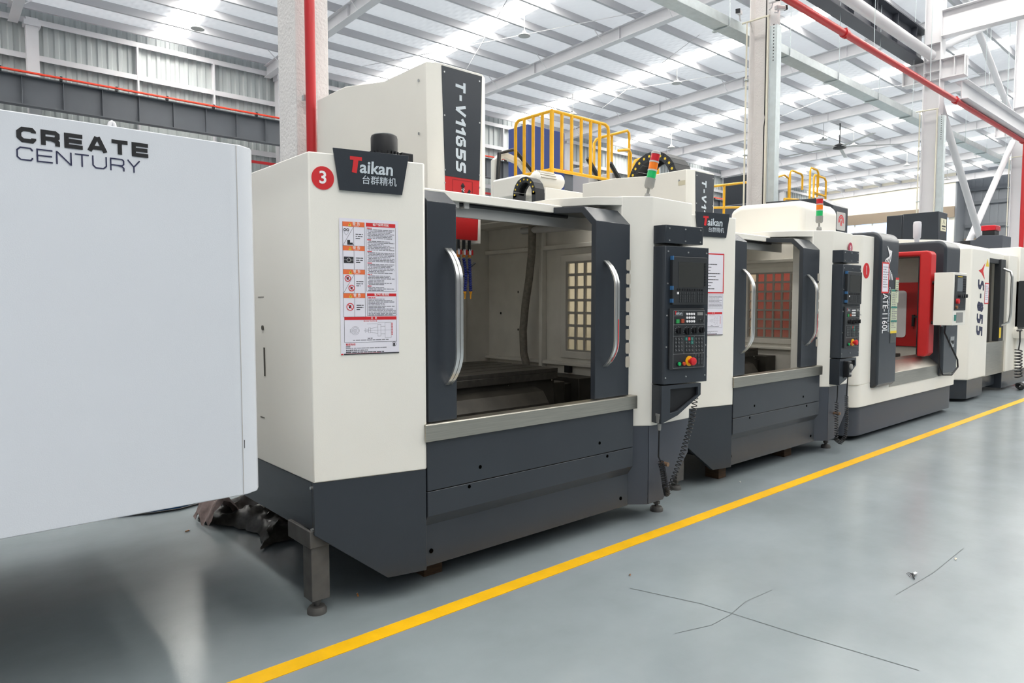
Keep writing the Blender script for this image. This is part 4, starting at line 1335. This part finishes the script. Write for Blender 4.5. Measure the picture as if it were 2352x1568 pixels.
WB(t).box(9.0, 11.2, 4.5, 4.9, 2.0, 2.06).build('wall_rib', OFFW, t)
# sill
WB(t).px([(3.2, .57), (3.2, .735), (3.34, .86), (3.5, .865), (3.5, .57)], 8.98, 10.74).build('stainless_sill', STEEL, t, bevel=.004)
# red door, folded over the top
rd = WB(t).px(hoodprof(3.2, 3.95, 3.34, .87, 2.30, 2.235, .06), 10.28, 10.5).build('red_door', RED, t, bevel=.02, seg=3)
for z in (1.33, 1.87):
    WB(t).tube([(10.38, 3.2, z), (10.38, 3.1, z), (10.42, 3.09, z)], .022, 8).build('handle_mount', BLACK, rd, smooth=40)
WB(t).tube([(10.42, 3.09, 1.28), (10.42, 3.09, 1.92)], .016, 10).build('handle_bar', CHROME, rd, smooth=40)
# right dark hood
WB(t).px(hoodprof(3.15, 4.05, 3.5, .57, 2.46, 2.26), 10.72, 11.34).build('right_dark_panel', DARK, t, bevel=.035, seg=4)
WB(t).box(11.0, 11.16, 3.142, 3.15, .97, 1.12).build('socket_plate', ALU, t)
WB(t).disc(11.05, 3.142, 1.05, .018, 12, .004).disc(11.11, 3.142, 1.04, .028, 12, .004).build('socket_hole', BLACK, t)
# pendant
pn = WB(t).box(10.3, 10.84, 2.93, 3.16, 1.30, 2.0).build('control_pendant', CREAM, t, bevel=.006, label='white control box with black key panel')
FP2 = FA
MB(FP2).box(10.34, 10.80, 2.922, 2.93, 1.50, 1.965).build('key_panel', BLK2, pn)
MB(FP2).box(10.42, 10.64, 2.919, 2.922, 1.75, 1.93).build('screen', SCREEN2, pn)
MB(FP2).box(10.44, 10.62, 2.919, 2.922, 1.94, 1.952).build('yellow_strip', PRINTY, pn)
for i in range(4):
    for j in range(6):
        MB(FP2).box(10.67 + .03 * i, 10.69 + .03 * i, 2.918, 2.922, 1.74 + .032 * j, 1.762 + .032 * j).build('key', BLACK, pn)
for i in range(7):
    for j in range(4):
        MB(FP2).box(10.52 + .037 * i, 10.545 + .037 * i, 2.918, 2.922, 1.53 + .03 * j, 1.55 + .03 * j).build('key', mat('dark_key', '#3a3d40', .5), pn)
for x in (10.5, 10.58, 10.68, 10.76):
    MB(FP2).disc(x, 2.922, 1.69, .025, 12, .03).build('rotary_knob', BLACK, pn)
MB(FP2).disc(10.42, 2.922, 1.62, .035, 18, .03).build('stop_button', RED2, pn)
MB(FP2).disc(10.4, 2.922, 1.54, .022, 14, .02).build('push_button', mat('brown_button', '#8a5a3a', .5), pn)
MB(FP2).box(10.45, 10.72, 2.926, 2.93, 1.335, 1.47).build('card_slot', GREY, pn)
MB(FP2).box(10.36, 10.44, 2.926, 2.93, 1.36, 1.44).build('teal_label', TEAL, pn)
tag(MB().tube([(10.45, 3.05, 1.3), (10.42, 3.05, 1.2), (10.55, 3.0, 1.0), (10.75, 2.98, .82), (10.78, 2.98, .72), (10.6, 3.0, .62), (10.4, 3.05, .63), (10.36, 3.08, .75), (10.36, 3.1, 1.3)], .011, 7).build('hanging_cable', BLACK, smooth=60), 'black cable looping below the white control box', 'cable')
# roof parts
WB(t).box(8.4, 11.5, 4.05, 5.2, 2.36, 2.46).build('roof_deck', CREAM, t, bevel=.01)
hd = WB(t).px([(4.2, 2.4), (4.2, 2.86), (4.28, 2.93), (5.1, 2.95), (5.26, 2.88), (5.26, 2.4)], 8.7, 9.72).build('spindle_head_cover', CREAM, t, bevel=.07, seg=5)
rh = WB(t).px([(4.4, 2.4), (4.4, 3.0), (4.62, 3.13), (5.44, 3.16), (5.44, 2.4)], 10.02, 10.52).build('column_housing', DARK, t, bevel=.008)
pl = MB(FA).py(rrect(10.13, 10.42, 2.66, 2.92, .02), 4.393, 4.4).build('emblem_plate', LGREY, rh, label='silver plate with red arch emblem')
em = MB(FA)
for r in (.085, .055):
    em.ribbon([(10.275 + r * math.cos(math.radians(a)), 2.78 + r * 1.1 * math.sin(math.radians(a))) for a in range(-10, 191, 20)], .02, 4.3915)
em.ribbon([(10.255, 2.72), (10.275, 2.80)], .02, 4.3915).ribbon([(10.295, 2.72), (10.275, 2.80)], .02, 4.3914)
em.build('emblem', RED2, pl, flat=True)
ac = WB(t).lathe([(.03, 0), (.03, .08), (.05, .12), (.055, .3), (.05, .34), (.03, .35)], (10.95, 3.6, 2.42), 16).build('acrylic_lamp', mat('milky_acrylic', '#e4e4ea', .2), t, smooth=40)

# ================================================================ far white machine with vertical number
t = thing('machining_centre', 'white machining centre farthest right with vertical black number and red bird emblem', 'machine', (14.2, 3.6, 0))
FA = Matrix.Translation(-Vector(t.location))
lb = WB(t).pz([(12.5, 3.55), (12.66, 3.36), (12.72, 3.35), (13.6, 3.35), (13.6, 5.0), (12.5, 5.0)], .36, 2.47).build('left_cabinet', CREAM, t, bevel=.02, seg=3)
WB(t).pz([(12.55, 3.57), (12.7, 3.38), (13.55, 3.38), (13.55, 4.9), (12.55, 4.9)], .05, .36).build('left_base', DARK, t, bevel=.006)
b = MB(FA)
word(b, 'S-855', 12.98, 3.3485, 1.98, .34, .44, .21, .14, True, .1, {'-': .32})
b.build('lettering', LETN, lb, flat=True)
MB(FA).add([(12.98, 3.3485, 2.12), (13.15, 3.3485, 2.15), (13.34, 3.3485, 2.26), (13.24, 3.3485, 2.12), (13.34, 3.3485, 1.98), (13.15, 3.3485, 2.08)], [(0, 1, 2, 3), (0, 3, 4, 5)]).build('emblem', RED2, lb, flat=True, label='red bird emblem')
MB(FA).add([(13.36, 3.3485, 2.2), (13.56, 3.3485, 2.2), (13.46, 3.3485, 2.33)], [(0, 1, 2)]).build('warning_triangle', PRINTY, lb, flat=True)
sheet(lb, FA, 13.36, 13.59, 1.58, 1.93, 3.349, True, 8)
WB(t).box(13.6, 14.75, 3.37, 3.42, .35, .92).build('front_plate', STEEL, t, bevel=.004)
WB(t).box(13.6, 14.75, 3.5, 4.8, .12, .36).build('bed', DARK, t)
WB(t).box(13.6, 15.2, 4.75, 4.8, .36, 2.4).build('back_wall', OFFW, t)
WB(t).box(15.15, 15.2, 3.45, 4.75, .36, 2.4).build('inner_right_wall', LGREY, t)
dr = WB(t).box(14.38, 14.66, 3.37, 3.47, .92, 2.36).box(13.6, 14.5, 3.40, 3.47, 2.28, 2.36).build('door_frame', BLK2, t, bevel=.006)
WB(t).tube([(14.52, 3.37, 1.2), (14.53, 3.26, 1.26), (14.53, 3.24, 1.4), (14.53, 3.24, 2.05), (14.53, 3.26, 2.14), (14.52, 3.37, 2.2)], .02, 10).build('door_handle', ALU, dr, smooth=60)
WB(t).box(14.4, 14.5, 3.364, 3.37, .98, 1.16).build('yellow_label', PRINTY, dr)
rp = WB(t).box(14.75, 15.35, 3.34, 3.6, .36, 2.45).build('right_pillar', CREAM, t, bevel=.01)
WB(t).box(13.5, 15.3, 3.42, 3.6, 2.36, 2.46).build('lintel', CREAM, t, bevel=.006)
WB(t).pz([(15.3, 3.3), (16.6, 3.3), (16.6, 5.0), (15.3, 5.0)], .36, 2.62).build('right_cabinet', CREAM, t, bevel=.01)
WB(t).box(14.8, 16.5, 3.4, 4.9, .05, .36).build('right_base', DARK, t, bevel=.006)
WB(t).box(15.3, 15.8, 3.1, 3.35, 1.15, 2.0).build('control_pendant', BLK2, t, bevel=.01, label='black control pendant')
WB(t).box(15.2, 15.75, 3.15, 3.35, .95, 1.12).build('pendant_tray', CREAM, t, bevel=.006)
WB(t).tube([(14.95, 3.22, 1.1), (15.3, 3.22, 1.1)], .02, 8).build('cable_hook', RUST, t, smooth=40)
WB(t).px([(3.45, 2.46), (5.0, 2.46), (5.0, 2.72), (3.8, 2.62)], 12.6, 15.3).build('roof_cover', CREAM, t, bevel=.01)
hd = WB(t).pz([(13.15, 4.0), (13.6, 4.0), (13.6, 4.85), (13.22, 4.85), (13.22, 4.6), (13.15, 4.55)], 2.5, 3.15).build('spindle_head_cover', DARK, t, bevel=.006)
pl = MB(FA).box(13.26, 13.52, 3.992, 4.0, 2.83, 3.04).build('rating_plate', mat('cream_plate', '#d8d4bc', .5), hd)
MB(FA).ribbon([(13.34, 2.95), (13.39, 3.02), (13.44, 2.95)], .012, 3.9905).ribbon([(13.29, 2.91), (13.49, 2.91)], .025, 3.9905).ribbon([(13.31, 2.865), (13.47, 2.865)], .015, 3.9905).build('plate_print', PRINTK, pl, flat=True)
cb = WB(t).px([(3.6, 2.6), (3.6, 2.86), (3.95, 2.88), (4.05, 2.80), (4.7, 2.78), (4.7, 2.6)], 15.36, 15.95).build('roof_cabinet', DARK2, t, bevel=.006, label='grey roof cabinet with red beacon')
WB(t).box(15.45, 15.75, 3.75, 3.95, 2.87, 2.97).build('beacon_base', BLACK, cb, bevel=.006)
WB(t).box(15.43, 15.77, 3.73, 3.97, 2.97, 3.07).build('red_beacon', REDL, cb, bevel=.015)
MB(FA @ frame((15.355, 0, 0), 90)).box(4.12, 4.28, 0, .006, 2.63, 2.79).build('opening', BLACK, cb)
tp = thing('coiled_cable', 'black coiled cable hanging from the hook of the farthest white machine', 'cable', (15.0, 3.2, .3), group='coiled handwheel cables')
pts = [(15.02, 3.2, 1.1), (15.05, 3.2, .9), (14.98, 3.2, .75)]
T = Matrix.Translation((-15.0, -3.2, -.3))
MB(T).tube(pts, .012, 6).build('cable_tail', BLACK, tp, smooth=40)
c = coil([pts[-1], (15.0, 3.2, .5), (15.05, 3.2, .25)], .055, 9, .011)
for v in c.v:
    v -= Vector((15.0, 3.2, .3))
c.build('coil', BLACK, tp, smooth=60)
c = coil([(15.05, 3.2, .1), (15.25, 3.2, .05), (15.5, 3.25, .07)], .045, 14, .011)
for v in c.v:
    v -= Vector((15.0, 3.2, .3))
c.build('coil', BLACK, tp, smooth=60)

# ================================================================ blue gantry machine with yellow rails
t = thing('gantry_machine', 'navy blue gantry machine with motor and cable chain behind the yellow railing', 'machine', (7.4, 8.0, 0))
FA = Matrix.Translation(-Vector(t.location))
WB(t).box(7.95, 8.85, 8.65, 9.15, 0, 4.62).build('blue_column', BLUE, t, bevel=.01)
WB(t).box(8.3, 10.6, 8.9, 9.5, 2.9, 3.5).build('cross_slide', mat('machine_grey', '#c9c8c8', .5), t, bevel=.01)
bx = WB(t).pz([(6.25, 6.45), (7.75, 6.45), (7.75, 7.2), (6.25, 7.2)], 0, 3.1).build('saddle_housing', CREAM, t, bevel=.01)
WB(t).box(6.05, 6.35, 6.7, 7.3, 3.0, 3.28).build('gear_box', CREAM, t, bevel=.03)
mo = MB(FA @ Matrix.Translation((6.18, 6.6, 3.22)) @ Matrix.Rotation(PI / 2, 4, 'Y') ).lathe([(.05, -.02), (.08, 0), (.1, .02), (.1, .32), (.105, .34), (.105, .46), (.09, .48)], n=20).build('drive_motor', CREAM, t, smooth=40)
for i in range(9):
    a = 2 * PI * i / 18 + .2
    MB(FA @ Matrix.Translation((6.18, 6.6, 3.22)) @ Matrix.Rotation(PI / 2, 4, 'Y') @ Matrix.Rotation(a + PI / 2, 4, 'Z')).box(.095, .118, -.006, .006, .03, .31).build('cooling_fin', OFFW, mo)
MB(FA).lathe([(.085, 0), (.085, .01), (.05, .02)], (6.66, 6.6, 3.22), 18, Matrix.Rotation(PI / 2, 4, 'Y')).build('fan_guard', OFFW, mo)
ar = WB(t).tube([(6.6, 7.9, 3.1), (6.6, 7.9, 3.7), (6.75, 7.9, 3.82), (7.1, 7.9, 3.75), (7.5, 7.9, 3.4), (7.9, 7.9, 3.1)], .06, 8).build('hose_arm', CREAM, t, smooth=40)
WB(t).tube([(6.55, 7.8, 3.1), (6.6, 7.8, 3.8), (6.9, 7.8, 3.9), (7.3, 7.8, 3.6), (7.8, 7.8, 3.05)], .03, 8).build('hose', BLACK, t, smooth=40)
WB(t).py([(7.0, 3.1), (7.15, 3.45), (7.3, 3.4), (7.55, 3.1)], 7.3, 7.5).build('bracket_plate', BLK2, t, bevel=.01)
WB(t).box(9.0, 9.25, 8.2, 8.6, 3.2, 4.0).box(9.6, 9.8, 8.2, 8.6, 3.3, 3.95).build('tool_slides', mat('machine_grey', '#c9c8c8', .5), t, bevel=.02)
for i in range(2):
    WB(t).tube([(8.9 + .6 * i, 8.15, 4.1), (9.7 + .6 * i, 8.15, 3.3)], .04, 6).build('link_bar', BLK2, t)

def cable_chain(label, x, y0, z, R, width, thick, a0, a1, n, tail):
    c = thing('cable_chain', label, 'cable chain', (x, y0, z), -90, group='black cable drag chains')
    st_ = (a1 - a0) / n
    ri = R - thick
    for i in range(n):
        p, q = math.radians(a0 + st_ * i + .4), math.radians(a0 + st_ * (i + 1) - .4)
        poly = [(R * math.cos(p), R * math.sin(p)), (R * math.cos(q), R * math.sin(q)), (ri * math.cos(q), ri * math.sin(q)), (ri * math.cos(p), ri * math.sin(p))]
        l = MB().py(poly, 0, .03).py(poly, width - .03, width).py([poly[0], poly[1], ((R - .02) * math.cos(q), (R - .02) * math.sin(q)), ((R - .02) * math.cos(p), (R - .02) * math.sin(p))], .03, width - .03).build('chain_link', BLK2, c)
        m_ = (p + q) / 2
        MB().disc((R + ri) / 2 * math.cos(m_), 0, (R + ri) / 2 * math.sin(m_), thick * .17, 10, .004).build('yellow_pin', PRINTY, l)
    for sx in (1, -1):
        MB().box(sx * R if sx < 0 else R - thick, -R + thick if sx < 0 else R, 0, width, -tail, 0).build('chain_run', BLK2, c)
    return c
cable_chain('small black cable chain arching in front of the cream drive motor', 5.55, 6.1, 2.9, .2, .15, .065, -10, 190, 9, 2.9)
cable_chain('big black cable chain arching behind the stack light', 9.4, 7.15, 3.62, .5, .45, .13, 0, 180, 12, .54)
tag(MB().box(9.0, 10.6, 6.5, 7.85, 0, 3.08).build('machine_block', CREAM, bevel=.02), 'cream machine block carrying the big black cable chain', 'machine')

def railing(label, segs, r=.024):
    o = thing('safety_railing', label, 'railing', segs[0][1][0], group='yellow pipe railings')
    for nm, *pts in segs:
        MB(Matrix.Translation(-Vector(segs[0][1]))).tube(pts, r, 8).build(nm, YEL, o, smooth=50)
    return o
def cage(label, corner, dx, dy, zb, zt, foot, nx, ny):
    x, y = corner
    o = thing('safety_railing', label, 'railing', (x, y, foot), group='yellow pipe railings')
    T = Matrix.Translation((-x, -y, -foot))
    def add(nm, pts, r=.024):
        MB(T).tube(pts, r, 8).build(nm, YEL, o, smooth=50)
    add('corner_post', [(x, y, foot), (x, y, zt)], .03)
    add('top_rail', [(x, y, zt), (x + dx - .08, y, zt), (x + dx - .02, y, zt - .03), (x + dx, y, zt - .09), (x + dx, y, foot)])
    add('top_rail', [(x, y, zt), (x, y + dy - .08, zt), (x, y + dy - .02, zt - .03), (x, y + dy, zt - .09), (x, y + dy, foot)])
    add('bottom_rail', [(x, y, zb), (x + dx, y, zb)])
    add('bottom_rail', [(x, y, zb), (x, y + dy, zb)])
    for i in range(1, nx):
        add('baluster', [(x + dx * i / nx, y, zb), (x + dx * i / nx, y, zt)])
    for i in range(1, ny):
        add('baluster', [(x, y + dy * i / ny, zb), (x, y + dy * i / ny, zt)])
    return o
cage('yellow corner railing cage in front of the navy blue column', (6.8, 6.9), 1.2, .76, 3.46, 4.27, 3.1, 6, 4)
tag(MB().box(6.7, 8.1, 7.22, 7.8, 3.02, 3.1).build('platform', CREAM, bevel=.01), 'small cream platform under the yellow corner railing', 'platform')
def hoops(label, items, base):
    o = thing('safety_railing', label, 'railing', base, group='yellow pipe railings')
    T = Matrix.Translation(-Vector(base))
    for nm, pts in items:
        MB(T).tube(pts, .026, 8).build(nm, YEL, o, smooth=50)
hoops('yellow stair railing behind the corner cage beside the big cable chain', [
    ('top_rail', [(9.46, 8.5, 3.3), (9.46, 8.5, 4.5), (9.52, 8.5, 4.58), (9.6, 8.45, 4.62), (10.4, 8.5, 4.88), (10.45, 8.5, 4.84), (10.46, 8.5, 4.75), (10.46, 8.5, 3.3)]),
    ('post', [(9.95, 8.5, 3.3), (9.95, 8.5, 4.72)]),
    ('mid_rail', [(9.9, 8.3, 4.4), (10.2, 8.3, 4.46), (10.26, 8.3, 4.4), (10.26, 8.3, 3.3)]),
    ('end_hoop', [(10.1, 8.1, 3.3), (10.1, 8.1, 4.15), (10.15, 8.1, 4.22), (10.75, 8.1, 4.42), (10.83, 8.1, 4.36), (10.84, 8.1, 3.3)])], (9.46, 8.5, 3.3))
hoops('yellow railing left of the duct column', [('top_rail', [(12.3, 8, 3.96), (13.9, 8, 4.24)]), ('post', [(13.0, 8, 3.0), (13.0, 8, 4.08)]), ('mid_rail', [(12.3, 8, 3.54), (13.9, 8, 3.7)])], (12.3, 8, 3.0))
hoops('yellow ladder hoops right of the duct column', [
    ('hoop', [(15.85, 8, 3.9), (15.85, 8, 4.66), (15.88, 8, 4.72), (15.95, 8, 4.75), (16.4, 8, 4.73), (16.48, 8, 4.68), (16.48, 8, 4.35)]),
    ('hoop', [(14.9, 8, 4.42), (15.95, 8.2, 4.68), (16.2, 8.2, 4.62), (16.2, 8.2, 3.9)]),
    ('foot_rail', [(15.6, 8, 3.9), (15.6, 8, 4.05), (16.3, 8, 4.1)])], (15.85, 8, 3.9))
hoops('yellow ladder hoops just left of the dark emblem housing', [
    ('hoop', [(16.88, 8, 3.9), (16.88, 8, 4.88), (16.92, 8, 4.94), (17.25, 8, 4.93), (17.32, 8, 4.86), (17.32, 8, 4.5)]),
    ('hoop', [(17.3, 8.1, 3.9), (17.3, 8.1, 4.78), (17.36, 8.1, 4.84), (17.9, 8.1, 4.82), (17.98, 8.1, 4.74), (17.98, 8.1, 3.9)]),
    ('post', [(17.5, 8.1, 3.9), (17.5, 8.1, 4.83)]), ('mid_rail', [(17.3, 8.1, 4.4), (17.98, 8.1, 4.36)])], (16.88, 8, 3.9))
gm = thing('gantry_machine', 'dark grey gantry machine body under the yellow ladder hoops', 'machine', (16.5, 8.8, 0))
WB(gm).box(14.6, 18.2, 7.9, 9.6, 0, 3.9).build('body', DARK2, gm, bevel=.02)
WB(gm).box(14.9, 15.7, 8.4, 9.2, 3.9, 4.62).build('cover_box', DARK, gm, bevel=.01)
for i in range(7):
    WB(gm).box(15.2 + .05, 15.28, 8.385, 8.4, 3.98 + .08 * i, 4.02 + .08 * i).build('louvre', BLACK, gm)
WB(gm).box(12.0, 14.6, 7.7, 9.0, 0, 3.0).build('walkway_base', mat('machine_grey', '#c9c8c8', .5), gm, bevel=.01)

# ================================================================ floor clutter
def wood_block(label, x0, x1, y0, y1, h):
    tag(MB().box(x0, x1, y0, y1, 0, h).build('wood_block', WOOD, bevel=.003), label, 'wood block', 'timber packing blocks')
wood_block('timber packing block under the front edge of the nearest cream machine', 2.19, 2.32, 3.27, 3.44, .138)
wood_block('timber packing block at the left skirt of the second cream machine', 5.45, 5.57, 3.36, 3.5, .138)
wood_block('timber packing block under the middle of the second cream machine', 6.75, 6.9, 3.4, 3.56, .138)
rnd = random.Random(11)
t = thing('plastic_bag', 'crumpled dirty plastic bag lying under the left side of the nearest cream machine', 'bag', (1.85, 4.8, 0))
def sheetmesh(nx, ny, f):
    vs = [f(i / (nx - 1), j / (ny - 1)) for j in range(ny) for i in range(nx)]
    return vs, [(j * nx + i, j * nx + i + 1, (j + 1) * nx + i + 1, (j + 1) * nx + i) for j in range(ny - 1) for i in range(nx - 1)]
def crumple(u, v):
    e = math.sin(PI * u) ** .6 * math.sin(PI * v) ** .6
    z = .012 + e * (.14 + .07 * math.sin(9 * u + 3 * v) + .05 * math.sin(14 * v + 5 * u) + rnd.uniform(-.025, .025))
    return (-.22 + .6 * u + .1 * math.sin(5 * v) + rnd.uniform(-.012, .012), -.5 + 1.0 * v + .08 * math.sin(6 * u) + rnd.uniform(-.012, .012), max(.006, z))
vs, fs = sheetmesh(26, 30, crumple)
MB().add(vs, fs).build('bag_film', BAG, t, smooth=40, flat=True)
vs, fs = sheetmesh(12, 14, lambda u, v: (-.34 + .24 * u, .15 + .35 * v, .03 + .16 * math.sin(PI * u) + .03 * math.sin(12 * v) + rnd.uniform(-.015, .015)))
MB().add(vs, fs).build('printed_flap', mat('crumpled_print', '#8d7a76', .45, var=(14, .4)), t, smooth=40, flat=True)
tag(MB().tube([(.9, 5.95, .015), (1.1, 5.78, .015), (1.27, 5.69, .015), (1.47, 5.64, .015), (1.6, 5.68, .015), (1.75, 5.8, .015), (1.85, 6.05, .015)], .014, 8).build('air_hose', mat('blue_air_hose', '#2f5f96', .4), smooth=60), 'blue air hose lying on the floor below the white cabinet', 'hose')
tag(MB().tube([(.9, 5.88, .01), (1.12, 5.7, .01), (1.3, 5.62, .01), (1.5, 5.59, .01), (1.66, 5.64, .01), (1.85, 5.8, .01)], .008, 8).build('floor_cable', BLACK, smooth=60), 'thin black cable lying beside the blue hose', 'cable')
def butt(label, x, y, a):
    t = thing('cigarette_butt', label, 'litter', (x, y, .006), a, group='cigarette butts')
    MB().tube([(-.016, 0, 0), (.012, 0, 0)], .0045, 8).build('filter', mat('tan_filter', '#b9783c', .7), t)
    MB().tube([(.012, 0, 0), (.018, 0, 0)], .0043, 8).build('ash_end', PAPER, t)
butt('orange cigarette butt on the floor in front of the support leg', 1.775, 3.3, 70)
butt('orange cigarette butt on the floor below the white cabinet', 1.393, 5.03, 20)
def leaf(label, x, y, a, s_, m_, cat='litter'):
    t_ = MB(frame((x, y, .004), a)).add([(-s_, 0, 0), (0, -s_ * .35, .006), (s_, 0, .002), (0, s_ * .35, .004), (0, 0, .010)], [(0, 1, 4), (1, 2, 4), (2, 3, 4), (3, 0, 4)])
    tag(t_.build('leaf_scrap', m_), label, cat, 'floor scraps')
leaf('small brown leaf scrap on the aisle floor near the yellow line', 3.11, 2.49, 40, .018, mat('brown_scrap', '#7a5a44', .8))
leaf('pale scrap on the shiny aisle floor at right', 4.835, 1.31, 10, .022, mat('pale_scrap', '#cfc8b8', .7))
leaf('white scrap on the floor behind the yellow line', 5.49, 3.17, 60, .016, mat('white_scrap', '#e0dcd4', .7))
t = thing('dead_insect', 'dark dead insect with a clear wing on the aisle floor at right', 'insect', (4.34, 1.382, .008), 20)
MB().tube([(-.05, 0, 0), (-.02, .004, .002), (.0, .003, .004), (.018, .008, .004)], [.003, .004, .008, .005], 8).build('body', BLK2, t, smooth=50)
MB().add([(.0, .0, .008), (.05, -.02, .004), (.07, -.008, .003), (.04, .004, .006)], [(0, 1, 2, 3)]).build('wing', mat('pale_wing', '#c9ced2', .3), t, flat=True)
for i in range(4):
    MB().tube([(-.005 + .006 * i, 0, .003), (-.01 + .012 * i, .016 + .004 * i, .007), (-.012 + .014 * i, .026 + .004 * i, -.006)], .0012, 4).build('leg', BLK2, t)
